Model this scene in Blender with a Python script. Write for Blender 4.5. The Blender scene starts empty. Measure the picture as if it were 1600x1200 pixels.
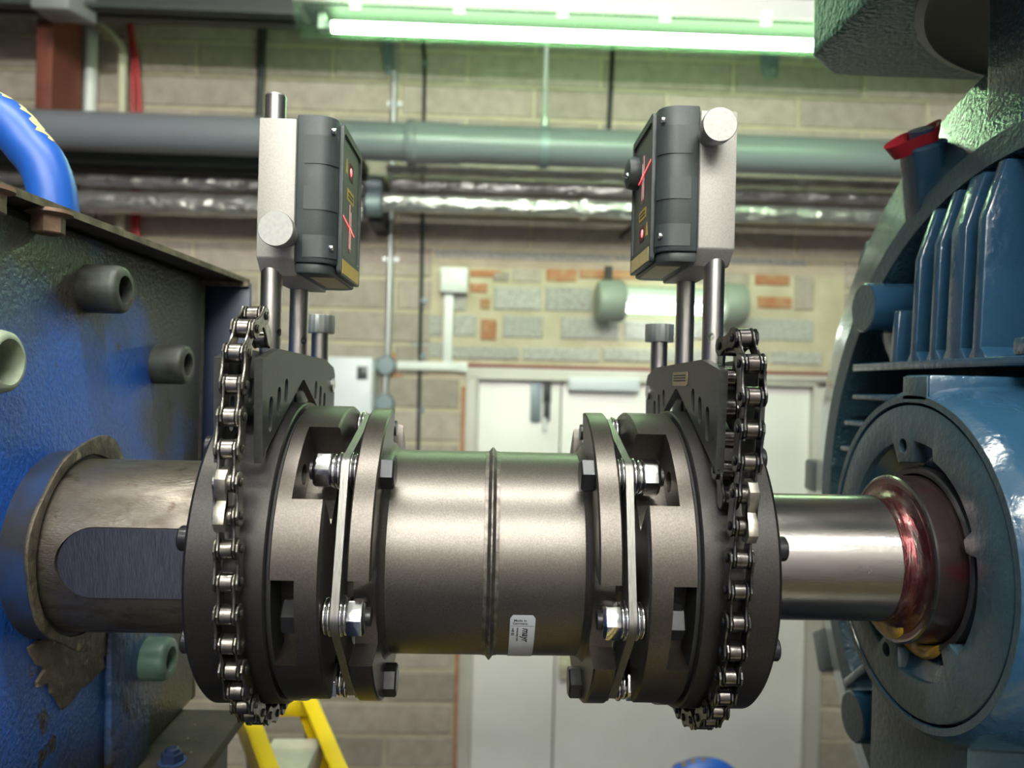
import bpy, bmesh, math, random
from mathutils import Vector, Matrix
random.seed(11)
sc = bpy.context.scene
COL = sc.collection
S = 0.001            # everything below is written in millimetres
HZ = 1885.0          # height of the shaft axis above the floor; z = 0 is the shaft axis
PI = math.pi
sin, cos, rad = math.sin, math.cos, math.radians

# ------------------------------------------------------------------ camera
CAM = Vector((-0.63, -369.83, 80.7))
A_, B_ = 0.0306, 0.0242          # yaw to the shaft axis, roll
_d = Vector((cos(A_) * cos(B_), sin(B_), sin(A_) * cos(B_)))
_n1 = _d.cross(Vector((0, 1, 0))).normalized()
_n2 = _n1.cross(_d)
EX, EZ = _d, (-_n2 if _n2.y > 0 else _n2)
EY = EZ.cross(EX)
def w2c(v): return Vector((EX.dot(v), EY.dot(v), EZ.dot(v)))
RIGHT, DOWN, FWD = w2c(Vector((1, 0, 0))), w2c(Vector((0, 1, 0))), w2c(Vector((0, 0, 1)))
FPX = 1190.0
def ray(u, v): return RIGHT * ((u - 800) / FPX) + DOWN * ((v - 600) / FPX) + FWD
def on_y(y, u, v):
    r = ray(u, v); return CAM + r * ((y - CAM.y) / r.y)
def on_x(x, u, v):
    r = ray(u, v); return CAM + r * ((x - CAM.x) / r.x)
def on_z(z, u, v):
    r = ray(u, v); return CAM + r * ((z - CAM.z) / r.z)
cam_d = bpy.data.cameras.new('camera'); cam = bpy.data.objects.new('camera', cam_d); COL.objects.link(cam)
M = Matrix.Identity(4)
for i in range(3):
    M[i][0], M[i][1], M[i][2] = RIGHT[i], -DOWN[i], -FWD[i]
M.translation = (CAM + Vector((0, 0, HZ))) * S
cam.matrix_world = M
cam_d.sensor_width = 36; cam_d.lens = FPX / 1600 * 36
cam_d.clip_start = 0.02; cam_d.clip_end = 60
cam_d.dof.use_dof = True; cam_d.dof.focus_distance = 0.325; cam_d.dof.aperture_fstop = 10.5
sc.camera = cam
# ------------------------------------------------------------------ colour management, world
sc.view_settings.view_transform = 'Standard'; sc.view_settings.look = 'None'
sc.view_settings.gamma = 1; sc.view_settings.exposure = 0.0
try: sc.view_settings.use_curve_mapping = False
except Exception: pass
wd = bpy.data.worlds.new('world'); sc.world = wd; wd.use_nodes = True
wd.node_tree.nodes['Background'].inputs[0].default_value = (0.8, 0.85, 1.0, 1)
wd.node_tree.nodes['Background'].inputs[1].default_value = 0.01
LAMP_BACK = 60.0      # the strip light in view
LAMP_FRONT = 400.0     # the rows overhead and behind the camera, the rearmost one added
LAMP_WALL = 11.0       # bulkhead light on the wall

# ------------------------------------------------------------------ helpers
def V(x, y, z): return Vector((x, y, z))
class MB:
    def __init__(s): s.v = []; s.f = []
    def add(s, vs, fs):
        b = len(s.v); s.v += [Vector(p) for p in vs]; s.f += [tuple(i + b for i in f) for f in fs]; return s
    def box(s, x0, x1, y0, y1, z0, z1):
        return s.add([(x, y, z) for x in (x0, x1) for y in (y0, y1) for z in (z0, z1)],
                     [(0, 1, 3, 2), (4, 6, 7, 5), (0, 4, 5, 1), (2, 3, 7, 6), (0, 2, 6, 4), (1, 5, 7, 3)])
    def obox(s, c, h, rot=None):
        m = rot.to_3x3() if rot else Matrix.Identity(3)
        vs = [Vector(c) + m @ Vector((x * h[0], y * h[1], z * h[2])) for x in (-1, 1) for y in (-1, 1) for z in (-1, 1)]
        return s.add(vs, [(0, 1, 3, 2), (4, 6, 7, 5), (0, 4, 5, 1), (2, 3, 7, 6), (0, 2, 6, 4), (1, 5, 7, 3)])
    def cyl(s, p0, p1, r0, r1=None, n=24, rot=0.0):
        p0, p1 = Vector(p0), Vector(p1); r1 = r0 if r1 is None else r1
        ax = (p1 - p0).normalized(); t = Vector((0, 0, 1)) if abs(ax.z) < .9 else Vector((0, 1, 0))
        a = ax.cross(t).normalized(); b = ax.cross(a)
        vs = [p + r * (cos(2 * PI * k / n + rot) * a + sin(2 * PI * k / n + rot) * b) for p, r in ((p0, r0), (p1, r1)) for k in range(n)]
        fs = [(k, (k + 1) % n, n + (k + 1) % n, n + k) for k in range(n)]
        return s.add(vs, fs + [tuple(range(n))[::-1], tuple(range(n, 2 * n))])
    def lathe(s, p0, axis, prof, n=32, rot=0.0, closed=False):
        """prof: (distance along the axis, radius) pairs; closed joins the last ring to the first"""
        p0 = Vector(p0); ax = Vector(axis).normalized(); t = Vector((0, 0, 1)) if abs(ax.z) < .9 else Vector((0, 1, 0))
        a = ax.cross(t).normalized(); b = ax.cross(a); m = len(prof)
        vs = [p0 + ax * h + max(r, 1e-4) * (cos(2 * PI * k / n + rot) * a + sin(2 * PI * k / n + rot) * b) for h, r in prof for k in range(n)]
        fs = [(j * n + k, j * n + (k + 1) % n, (j + 1) * n + (k + 1) % n, (j + 1) * n + k) for j in range(m - 1) for k in range(n)]
        if closed: fs += [((m - 1) * n + k, (m - 1) * n + (k + 1) % n, (k + 1) % n, k) for k in range(n)]
        else: fs += [tuple(range(n))[::-1], tuple(range((m - 1) * n, m * n))]
        return s.add(vs, fs)
    def sweep(s, pts, r, n=12, cap=True):
        pts = [Vector(p) for p in pts]; rings = []; prev = None
        for i, p in enumerate(pts):
            t = (pts[min(i + 1, len(pts) - 1)] - pts[max(i - 1, 0)]).normalized()
            if prev is None:
                q = Vector((0, 0, 1)) if abs(t.z) < .9 else Vector((0, 1, 0)); a = t.cross(q).normalized()
            else: a = (prev - t * prev.dot(t)).normalized()
            prev = a; b = t.cross(a); rr = r[i] if isinstance(r, (list, tuple)) else r
            rings.append([p + rr * (cos(2 * PI * k / n) * a + sin(2 * PI * k / n) * b) for k in range(n)])
        vs = [q for g in rings for q in g]; m = len(rings)
        fs = [(j * n + k, j * n + (k + 1) % n, (j + 1) * n + (k + 1) % n, (j + 1) * n + k) for j in range(m - 1) for k in range(n)]
        if cap: fs += [tuple(range(n))[::-1], tuple(range((m - 1) * n, m * n))]
        return s.add(vs, fs)
    def prism(s, poly, axis, lo, hi):
        def P(a, b, c): return {'x': (c, a, b), 'y': (a, c, b), 'z': (a, b, c)}[axis]
        n = len(poly); vs = [P(a, b, lo) for a, b in poly] + [P(a, b, hi) for a, b in poly]
        return s.add(vs, [tuple(range(n))[::-1], tuple(range(n, 2 * n))] + [(k, (k + 1) % n, n + (k + 1) % n, n + k) for k in range(n)])
    def ringprism(s, outer, inner, axis, lo, hi):
        """plate between two outlines of the same number of points"""
        def P(a, b, c): return {'x': (c, a, b), 'y': (a, c, b), 'z': (a, b, c)}[axis]
        n = len(outer)
        vs = [P(a, b, c) for c in (lo, hi) for pl in (outer, inner) for a, b in pl]
        fs = []
        for k in range(n):
            j = (k + 1) % n
            fs += [(k, j, n + j, n + k), (2 * n + k, 3 * n + k, 3 * n + j, 2 * n + j), (k, 2 * n + k, 2 * n + j, j), (n + k, n + j, 3 * n + j, 3 * n + k)]
        return s.add(vs, fs)
    def build(s, name, m, parent=None, loc=None, bev=0, seg=2, ang=34, flat=False):
        L = Vector(parent['at']) if parent is not None else (Vector(loc) if loc is not None else Vector((0, 0, 0)))
        if parent is None and loc is None:
            xs = [p.x for p in s.v]; ys = [p.y for p in s.v]; zs = [p.z for p in s.v]
            L = Vector(((min(xs) + max(xs)) / 2, (min(ys) + max(ys)) / 2, min(zs)))
        bm = bmesh.new(); vv = [bm.verts.new((p - L) * S) for p in s.v]
        for f in s.f:
            try: bm.faces.new([vv[i] for i in f])
            except ValueError: pass
        bmesh.ops.remove_doubles(bm, verts=bm.verts, dist=2e-7)
        bmesh.ops.recalc_face_normals(bm, faces=bm.faces)
        if bev:
            es = [e for e in bm.edges if len(e.link_faces) == 2 and e.calc_face_angle(0) > rad(40)]
            bmesh.ops.bevel(bm, geom=es, offset=bev * S, segments=seg, affect='EDGES', profile=0.5, clamp_overlap=True)
        me = bpy.data.meshes.new(name); finish(bm, me, ang, flat)
        o = bpy.data.objects.new(name, me); COL.objects.link(o); me.materials.append(m)
        if parent is not None: o.parent = parent
        else: o.location = (L + Vector((0, 0, HZ))) * S
        o['at'] = L
        return o
def finish(bm, me, ang=34, flat=False):
    for f in bm.faces: f.smooth = not flat
    for e in bm.edges: e.smooth = not (len(e.link_faces) == 2 and e.calc_face_angle(0) > rad(ang))
    bm.to_mesh(me); bm.free()
def cut(o, mb, ang=34):
    """real cut-outs: boolean difference, applied"""
    c = mb.build('cutter', o.data.materials[0], None, loc=o['at']); 
    md = o.modifiers.new('cut', 'BOOLEAN'); md.object = c; md.operation = 'DIFFERENCE'; md.solver = 'EXACT'
    if o.parent: c.parent = o.parent; c.location = (0, 0, 0)
    bpy.context.view_layer.update()
    me = bpy.data.meshes.new_from_object(o.evaluated_get(bpy.context.evaluated_depsgraph_get()))
    o.modifiers.clear(); bpy.data.objects.remove(c)
    bm = bmesh.new(); bm.from_mesh(me); finish(bm, me, ang); o.data = me
    return o
def tag(o, label=None, cat=None, group=None, kind=None):
    if label: o['label'] = label
    if cat: o['category'] = cat
    if group: o['group'] = group
    if kind: o['kind'] = kind
    return o
def empty(name, loc, label=None, cat=None, group=None):
    o = bpy.data.objects.new(name, None); COL.objects.link(o); o.empty_display_size = .02
    o.location = (Vector(loc) + Vector((0, 0, HZ))) * S; o['at'] = Vector(loc)
    return tag(o, label, cat, group)
def inst(src, parent, mat4, name=None):
    """another part that shares its mesh; mat4 places the mesh (mm) in world axes"""
    o = src.copy(); COL.objects.link(o); o.parent = parent
    m = mat4.copy(); m.translation = (m.translation - Vector(parent['at'])) * S
    o.matrix_local = m
    if name: o.name = name
    return o
def frame(x, y, z, o):
    m = Matrix.Identity(4)
    for i in range(3): m[i][0], m[i][1], m[i][2], m[i][3] = x[i], y[i], z[i], o[i]
    return m
def circle(cx, cy, r, n=24, a0=0.0, a1=2 * PI, end=False):
    k = n + 1 if end else n
    return [(cx + r * cos(a0 + (a1 - a0) * i / n), cy + r * sin(a0 + (a1 - a0) * i / n)) for i in range(k)]
def rrect(x0, x1, y0, y1, r, n=4):
    out = []
    for cx, cy, a in ((x1 - r, y1 - r, 0), (x0 + r, y1 - r, PI / 2), (x0 + r, y0 + r, PI), (x1 - r, y0 + r, 1.5 * PI)):
        out += [(cx + r * cos(a + PI / 2 * i / n), cy + r * sin(a + PI / 2 * i / n)) for i in range(n + 1)]
    return out
def pol(r, deg): return (-r * cos(rad(deg)), r * sin(rad(deg)))       # (y, z): 0 deg faces the camera, 90 is up
def hexprof(L, R, c=.8): return [(0, R * .90), (c, R), (L - c, R), (L, R * .90)]
def text(name, body, size, fn, m, parent, shear=0.0):
    """flat print: the letters of Blender's own font, laid on a surface by fn(x, y) -> mm"""
    cu = bpy.data.curves.new(name, 'FONT'); cu.body = body; cu.size = size; cu.shear = shear; cu.resolution_u = 3; cu.offset = size * .02
    to = bpy.data.objects.new(name, cu); COL.objects.link(to); bpy.context.view_layer.update()
    me = bpy.data.meshes.new_from_object(to.evaluated_get(bpy.context.evaluated_depsgraph_get()))
    L = Vector(parent['at']); bpy.data.objects.remove(to)
    for v in me.vertices: v.co = (Vector(fn(v.co.x, v.co.y)) - L) * S
    me.materials.clear(); me.materials.append(m)
    o = bpy.data.objects.new(name, me); COL.objects.link(o); o.parent = parent; o['at'] = L
    return o

# ------------------------------------------------------------------ materials
def mk(name, col, met=0.0, rough=.5, col2=None, nscale=30., nlo=.4, nhi=.65, detail=6., bump=0., bscale=400., rough2=None,
       rnd=0., stretch=None, grime_shade=None, col3=None, n3=8., lo3=.55, hi3=.62, coat=0., spec=None, bdist=.001):
    m = bpy.data.materials.new(name); m.use_nodes = True; nt = m.node_tree; b = nt.nodes['Principled BSDF']
    b.inputs['Metallic'].default_value = met; b.inputs['Roughness'].default_value = rough
    if coat: b.inputs['Coat Weight'].default_value = coat; b.inputs['Coat Roughness'].default_value = .12
    if spec is not None: b.inputs['Specular IOR Level'].default_value = spec
    N = nt.nodes.new; LK = nt.links.new
    tc = N('ShaderNodeTexCoord'); vec = tc.outputs['Object']
    oi = None
    if rnd:
        oi = N('ShaderNodeObjectInfo'); ad = N('ShaderNodeVectorMath'); ad.operation = 'ADD'
        sc3 = N('ShaderNodeVectorMath'); sc3.operation = 'SCALE'; cb = N('ShaderNodeCombineXYZ')
        for i in range(3): LK(oi.outputs['Random'], cb.inputs[i])
        LK(cb.outputs[0], sc3.inputs[0]); sc3.inputs['Scale'].default_value = 37.0
        LK(vec, ad.inputs[0]); LK(sc3.outputs[0], ad.inputs[1]); vec = ad.outputs[0]
    if stretch:
        mp = N('ShaderNodeMapping'); mp.inputs['Scale'].default_value = stretch; LK(vec, mp.inputs['Vector']); svec = mp.outputs[0]
    else: svec = vec
    def noise(scale, det, v): 
        n = N('ShaderNodeTexNoise'); n.inputs['Scale'].default_value = scale; n.inputs['Detail'].default_value = det
        LK(v, n.inputs['Vector']); return n.outputs['Fac']
    def ramp(f, lo, hi):
        r = N('ShaderNodeMapRange'); r.inputs['From Min'].default_value = lo; r.inputs['From Max'].default_value = hi; LK(f, r.inputs['Value']); return r.outputs[0]
    def mix(f, a, bcol):
        x = N('ShaderNodeMix'); x.data_type = 'RGBA'; LK(f, x.inputs[0])
        for i, c in ((6, a), (7, bcol)):
            if hasattr(c, 'links'): LK(c, x.inputs[i])
            else: x.inputs[i].default_value = (*c, 1)
        return x.outputs[2]
    out = None
    if col2 is not None:
        f = ramp(noise(nscale, detail, svec), nlo, nhi); out = mix(f, col, col2)
        if rough2 is not None:
            r = N('ShaderNodeMapRange'); r.inputs['To Min'].default_value = rough; r.inputs['To Max'].default_value = rough2
            LK(f, r.inputs['Value']); LK(r.outputs[0], b.inputs['Roughness'])
    if col3 is not None:
        f3 = ramp(noise(n3, 8., vec), lo3, hi3); out = mix(f3, out if out is not None else col, col3)
    if grime_shade:
        dcol, planes, dn, lo_, hi_ = grime_shade; sp = N('ShaderNodeSeparateXYZ'); LK(vec, sp.inputs[0]); acc = None
        def mth(op, a, b_):
            q = N('ShaderNodeMath'); q.operation = op
            for i_, w in enumerate((a, b_)):
                if hasattr(w, 'links'): LK(w, q.inputs[i_])
                else: q.inputs[i_].default_value = w
            return q.outputs[0]
        for axis, start, gain in planes:
            t = mth('MULTIPLY', mth('SUBTRACT', sp.outputs[axis], start), gain); acc = t if acc is None else mth('MAXIMUM', acc, t)
        out = mix(ramp(mth('ADD', mth('MINIMUM', acc, .42), noise(dn, 9., vec)), lo_, hi_), out if out is not None else col, dcol)
    if rnd:
        h = N('ShaderNodeHueSaturation'); r = N('ShaderNodeMapRange')
        r.inputs['To Min'].default_value = 1 - rnd; r.inputs['To Max'].default_value = 1 + rnd; LK(oi.outputs['Random'], r.inputs['Value'])
        LK(r.outputs[0], h.inputs['Value'])
        if out is not None: LK(out, h.inputs['Color'])
        else: h.inputs['Color'].default_value = (*col, 1)
        out = h.outputs[0]
    if out is not None: LK(out, b.inputs['Base Color'])
    else: b.inputs['Base Color'].default_value = (*col, 1)
    if bump:
        bp = N('ShaderNodeBump'); bp.inputs['Strength'].default_value = bump; bp.inputs['Distance'].default_value = bdist
        LK(noise(bscale, 3., svec), bp.inputs['Height']); LK(bp.outputs[0], b.inputs['Normal'])
    return m
def emit(name, col, st):
    m = bpy.data.materials.new(name); m.use_nodes = True; b = m.node_tree.nodes['Principled BSDF']
    b.inputs['Base Color'].default_value = (.8, .8, .8, 1); b.inputs['Emission Color'].default_value = (*col, 1); b.inputs['Emission Strength'].default_value = st
    return m
def clear(name, col, a=.25):
    """clear ribbed plastic: mostly transparent, a little glossy and milky"""
    m = bpy.data.materials.new(name); m.use_nodes = True; nt = m.node_tree; b = nt.nodes['Principled BSDF']
    b.inputs['Base Color'].default_value = (*col, 1); b.inputs['Roughness'].default_value = .2
    t = nt.nodes.new('ShaderNodeBsdfTransparent'); x = nt.nodes.new('ShaderNodeMixShader'); x.inputs[0].default_value = a
    t.inputs[0].default_value = (.93, 1, .94, 1)
    nt.links.new(t.outputs[0], x.inputs[1]); nt.links.new(b.outputs[0], x.inputs[2])
    nt.links.new(x.outputs[0], nt.nodes['Material Output'].inputs[0])
    return m
MT = {}
MT['hub'] = mk('phosphated_steel', (.088, .078, .072), .92, .37, (.125, .110, .100), 1400, .35, .7, bump=.3, bscale=2500, bdist=.00004)
MT['ring'] = mk('blackened_steel', (.042, .039, .039), .85, .44, (.060, .055, .054), 1400, .35, .7, bump=.3, bscale=2500, bdist=.00004)
MT['tube'] = mk('satin_steel_tube', (.118, .106, .098), .93, .38, (.163, .147, .135), 1400, .35, .7, bump=.4, bscale=2500, bdist=.00004)
MT['weld'] = mk('weld_scale', (.10, .09, .082), .85, .42, (.19, .17, .155), 300, bump=.5, bscale=300)
MT['chrome'] = mk('zinc_plate', (.72, .72, .74), 1, .16, bump=.05, bscale=600)
MT['washer'] = mk('washer_steel', (.66, .65, .66), 1, .14)
MT['lamella'] = mk('stainless_lamella', (.29, .28, .27), .95, .4, (.21, .20, .195), 500, bump=.25, bscale=900, stretch=(6, .3, .3))
MT['blackox'] = mk('black_oxide', (.028, .028, .031), .6, .3, bump=.05, bscale=900)
MT['groove'] = mk('dark_gap', (.015, .015, .016), .2, .6)
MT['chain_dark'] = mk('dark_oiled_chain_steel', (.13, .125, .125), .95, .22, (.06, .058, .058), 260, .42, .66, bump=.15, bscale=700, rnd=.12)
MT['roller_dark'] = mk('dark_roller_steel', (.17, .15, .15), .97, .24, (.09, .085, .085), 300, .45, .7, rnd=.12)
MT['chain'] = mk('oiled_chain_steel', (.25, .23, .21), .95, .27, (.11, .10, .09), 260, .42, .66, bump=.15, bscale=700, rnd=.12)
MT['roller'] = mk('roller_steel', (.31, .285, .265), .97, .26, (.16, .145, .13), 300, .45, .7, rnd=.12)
MT['hook'] = mk('hook_steel', (.40, .37, .33), .9, .38, (.28, .26, .23), 300)
MT['anod'] = mk('black_anodised', (.030, .031, .031), .35, .42, (.040, .041, .040), 500, bump=.3, bscale=2500, bdist=.00003)
MT['rod'] = mk('ground_steel_rod', (.56, .54, .53), 1, .3, (.50, .48, .47), 800, stretch=(1, 1, .1))
MT['block'] = mk('blasted_aluminium', (.37, .35, .335), .5, .62, (.32, .305, .29), 1200, bump=.4, bscale=2500, bdist=.00004, col3=(.33, .31, .28), n3=130, lo3=.70, hi3=.74)
MT['alu'] = mk('turned_aluminium', (.34, .335, .33), .7, .5, (.30, .295, .29), 600)
MT['case'] = mk('dark_plastic_case', (.030, .038, .041), 0, .5, (.036, .044, .047), 900, bump=.4, bscale=3000, bdist=.00004)
MT['face'] = mk('sensor_face_plate', (.085, .09, .082), .2, .5)
MT['yellow'] = mk('yellow_label', (.50, .33, .045), 0, .5)
MT['tan'] = mk('tan_label', (.52, .42, .20), 0, .5, (.45, .36, .17), 300)
MT['tan2'] = mk('bronze_label', (.24, .20, .12), .2, .4, (.30, .20, .12), 200)
MT['red_laser'] = emit('laser_line', (1, .012, .04), 1.5)
MT['red_faint'] = emit('faint_laser_glow', (1, .03, .05), .45)
MT['red_win'] = mk('red_window', (.09, .012, .016), 0, .2)
MT['ink'] = mk('black_ink', (.012, .012, .02), 0, .6)
MT['sticker'] = mk('white_sticker', (.36, .37, .41), 0, .45)
MT['shaft_l'] = mk('worn_steel_shaft', (.20, .175, .15), .88, .36, (.11, .092, .075), 140, .42, .68, rough2=.5, bump=.2, bscale=900, stretch=(.5, 1.4, 1.4), col3=(.10, .075, .055), n3=160, lo3=.60, hi3=.74)
MT['keyfloor'] = mk('milled_key', (.065, .066, .088), .8, .42, (.085, .086, .11), 300, bump=.2, bscale=500, stretch=(3, 1, .5))
MT['grime'] = mk('oily_grime', (.045, .036, .028), .05, .55, (.10, .082, .055), 160, .4, .68, bump=1, bscale=240, col3=(.22, .19, .13), n3=110, lo3=.62, hi3=.70, bdist=.0009)
MT['pump'] = mk('chipped_blue_paint', (.012, .085, .40), 0, .36, (.045, .085, .19), 10, .45, .66, bump=.55, bscale=420, rough2=.44, col3=(.030, .022, .018), n3=46, lo3=.645, hi3=.69, grime_shade=((.030, .026, .022), ((1, .12, 3.2), (2, .225, 7.0), (2, .095, -4.0)), 14, .58, .80), bdist=.0014)  # mask mixes grime with painted shade under the cover sheet and far side
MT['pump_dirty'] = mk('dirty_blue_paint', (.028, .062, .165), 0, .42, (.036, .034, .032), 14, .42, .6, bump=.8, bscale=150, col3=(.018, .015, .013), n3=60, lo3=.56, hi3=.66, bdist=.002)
MT['boss'] = mk('dimmed_blue_boss', (.010, .030, .10), 0, .65, (.018, .018, .022), 30, .42, .62, bump=.3, bscale=200, bdist=.0006)  # blue dimmed to offset the light caught by the boss side
MT['navy'] = mk('navy_sheet', (.012, .022, .062), 0, .4)
MT['lid'] = mk('grimy_steel_sheet', (.026, .020, .0165), .05, .75, (.042, .031, .025), 60, bump=.4, bscale=200)
MT['lid_edge'] = mk('bare_sheet_edge', (.22, .18, .13), .4, .55, (.10, .08, .06), 120)
MT['scr'] = mk('pale_green_screw_paint', (.062, .070, .058), .1, .5, (.032, .032, .027), 60, .45, .62, bump=.3, bscale=250)
MT['scr2'] = mk('light_green_screw_paint', (.36, .42, .32), .05, .5, (.25, .29, .22), 60, bump=.3, bscale=250)
MT['scr3'] = mk('mint_screw_paint', (.12, .20, .16), .05, .4, (.07, .12, .10), 60, bump=.3, bscale=250)
MT['rust'] = mk('rusty_bolt', (.19, .11, .075), .1, .65, (.10, .065, .045), 80, bump=.5, bscale=200)
MT['rust_in'] = mk('rusty_socket', (.075, .030, .022), .1, .6, (.16, .17, .13), 120, .5, .66)
MT['blue'] = mk('blue_gloss_paint', (.008, .078, .39), 0, .42, bump=.05, bscale=60)
MT['chip'] = mk('cream_primer_patch', (.58, .52, .24), 0, .6)
MT['motor'] = mk('teal_blue_enamel', (.018, .058, .112), 0, .2, bump=.45, bscale=170, coat=.5, bdist=.0014)
MT['motor_flat'] = mk('reflection_greyed_enamel', (.030, .058, .078), 0, .34, (.040, .068, .086), 60, bump=.5, bscale=300, coat=.2)  # motor enamel greyed in its colour for light reflected off flat faces
MT['motor_tex'] = mk('orange_peel_enamel', (.026, .062, .088), 0, .2, bump=1, bscale=380, coat=.6, bdist=.0018)
MT['tbox'] = mk('terminal_box_enamel', (.028, .098, .088), 0, .38, bump=.9, bscale=330, coat=0, spec=.25, bdist=.002)
MT['gland'] = mk('grey_casting', (.06, .062, .055), .3, .5, bump=.1, bscale=400)
MT['shaft_r'] = mk('polished_steel_shaft', (.31, .29, .29), .97, .18, (.24, .22, .215), 35, .4, .7, bump=.05, bscale=700, stretch=(.5, 2, 2), rough2=.3, col3=(.30, .235, .15), n3=26, lo3=.60, hi3=.75)
MT['pink'] = mk('red_preservative_film', (.115, .035, .038), .85, .25, (.21, .165, .16), 160, .48, .7, bump=.6, bscale=260, stretch=(2.5, .6, .6))
MT['collar'] = mk('dark_shaft_collar', (.16, .115, .12), .9, .24, (.25, .05, .06), 40, .56, .68, bump=.2, bscale=200)
MT['seal'] = mk('brown_seal', (.05, .045, .05), .3, .35, (.035, .05, .07), 20, bump=.2, bscale=200)
MT['grease'] = mk('yellow_grease', (.46, .28, .03), 0, .35, (.22, .13, .02), 120, bump=.8, bscale=130)
MT['redcap'] = mk('red_rubber', (.30, .010, .020), 0, .5)
MT['blocks'] = mk('concrete_block', (.41, .355, .305), 0, .9, (.325, .28, .237), 28, .35, .7, bump=.55, bscale=260, rnd=.13, bdist=.002)
MT['greyblock'] = mk('coarse_grey_block', (.47, .46, .43), 0, .9, (.31, .30, .275), 120, .4, .65, bump=.7, bscale=200, rnd=.08, bdist=.002)
MT['brick'] = mk('red_brick', (.40, .165, .085), 0, .9, (.45, .27, .15), 30, bump=.4, bscale=200, rnd=.12)
MT['mortar'] = mk('sandy_mortar', (.55, .49, .36), 0, .95, (.44, .385, .27), 14, .35, .7, bump=.5, bscale=220, bdist=.002)
MT['white'] = mk('white_gloss_paint', (.83, .80, .785), 0, .4, (.78, .75, .725), 5, .4, .7)
MT['frame'] = mk('off_white_frame_paint', (.56, .53, .49), 0, .45, (.50, .47, .42), 6)
MT['redtrim'] = mk('dark_red_trim', (.22, .025, .03), 0, .5)
MT['pvc'] = mk('grey_plastic_pipe', (.165, .175, .20), 0, .33)
MT['foil'] = mk('foil_wrap', (.56, .55, .545), .8, .3, (.42, .41, .40), 30, bump=1, bscale=34, stretch=(.45, 1, 1), bdist=.02)
MT['galv'] = mk('galvanised', (.43, .45, .45), .7, .42)
MT['galv_dull'] = mk('dull_galvanised', (.20, .24, .27), .4, .5)
MT['black'] = mk('black_cable', (.018, .022, .024), 0, .5)
MT['plast'] = mk('white_plastic', (.72, .74, .72), 0, .4)
MT['plast2'] = mk('bluish_white_steel', (.66, .68, .74), 0, .4)
MT['display'] = mk('small_display', (.03, .045, .05), 0, .3, (.10, .13, .12), 400, .5, .6)
MT['redlead'] = mk('red_oxide_column', (.20, .058, .035), 0, .6, (.14, .04, .028), 8)
MT['cream'] = mk('cream_pipe', (.52, .50, .36), 0, .5)
MT['redcable'] = mk('red_cable', (.42, .03, .035), 0, .5)
MT['beam'] = mk('dark_beam_paint', (.055, .065, .06), .1, .6, (.04, .048, .044), 8, stretch=(.2, 3, 3))
MT['greybox'] = mk('grey_sheet_box', (.25, .26, .255), .2, .5)
MT['lampbody'] = mk('lamp_body', (.55, .56, .54), 0, .45)
MT['casting'] = mk('pale_green_casting', (.27, .31, .26), 0, .5)
MT['geartray'] = mk('grey_gear_tray', (.018, .022, .019), 0, .6, spec=.2)
MT['clearp'] = clear('clear_diffuser', (.30, .42, .33), .07)
MT['lamp_back'] = emit('tube_glow_green', (.66, 1.0, .58), LAMP_BACK)
MT['lamp_front'] = emit('tube_glow_warm', (1.0, .875, .895), LAMP_FRONT)
MT['lamp_wall'] = emit('bulkhead_glow', (.97, 1.0, .96), LAMP_WALL)
MT['yel'] = mk('yellow_ladder_rail', (.72, .52, .006), 0, .4)
MT['tread'] = mk('dusty_aluminium_tread', (.50, .49, .43), .3, .6, (.62, .60, .50), 25, bump=.2, bscale=100)
MT['floor'] = mk('blue_grey_floor_paint', (.022, .032, .085), 0, .5, (.03, .036, .08), 2)
MT['wallp'] = mk('painted_side_wall', (.22, .205, .20), 0, .8)
MT['wallf'] = mk('painted_front_wall', (.62, .58, .57), 0, .8)
MT['ceil'] = mk('pale_ceiling', (.42, .43, .40), 0, .8)
MT['bronze'] = mk('brown_bolt', (.16, .10, .06), .3, .5)

# ================================================================== the room
YW = 2190.0                     # face of the back wall
ZF, ZC = -HZ, 1750.0            # floor, ceiling
XL, XR, YB = -3400.0, 3600.0, -3200.0
def st(o): return tag(o, kind='structure')
st(MB().box(XL - 100, XR + 100, YB - 100, YW + 300, ZF - 60, ZF).build('floor', MT['floor']))
st(MB().box(XL - 100, XR + 100, YB - 100, YW + 300, ZC, ZC + 60).build('ceiling', MT['ceil']))
st(MB().box(XL - 100, XL, YB, YW + 60, ZF, ZC).build('wall_left', MT['wallp']))
st(MB().box(XR, XR + 100, YB, YW + 60, ZF, ZC).build('wall_right', MT['wallp']))
st(MB().box(XL, XR, YB - 100, YB, ZF, ZC).build('wall_front', MT['wallf']))
DX0, DX1, DZ1 = -76.0, 1146.0, 136.0      # door opening
wall = MB()
YM = YW + 6
wall.box(XL, DX0, YM, YW + 260, ZF, ZC).box(DX1, XR, YM, YW + 260, ZF, ZC).box(DX0, DX1, YM, YW + 260, DZ1, ZC)
wall = st(wall.build('wall_back', MT['mortar'], loc=(0, YM, ZF)))
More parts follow.
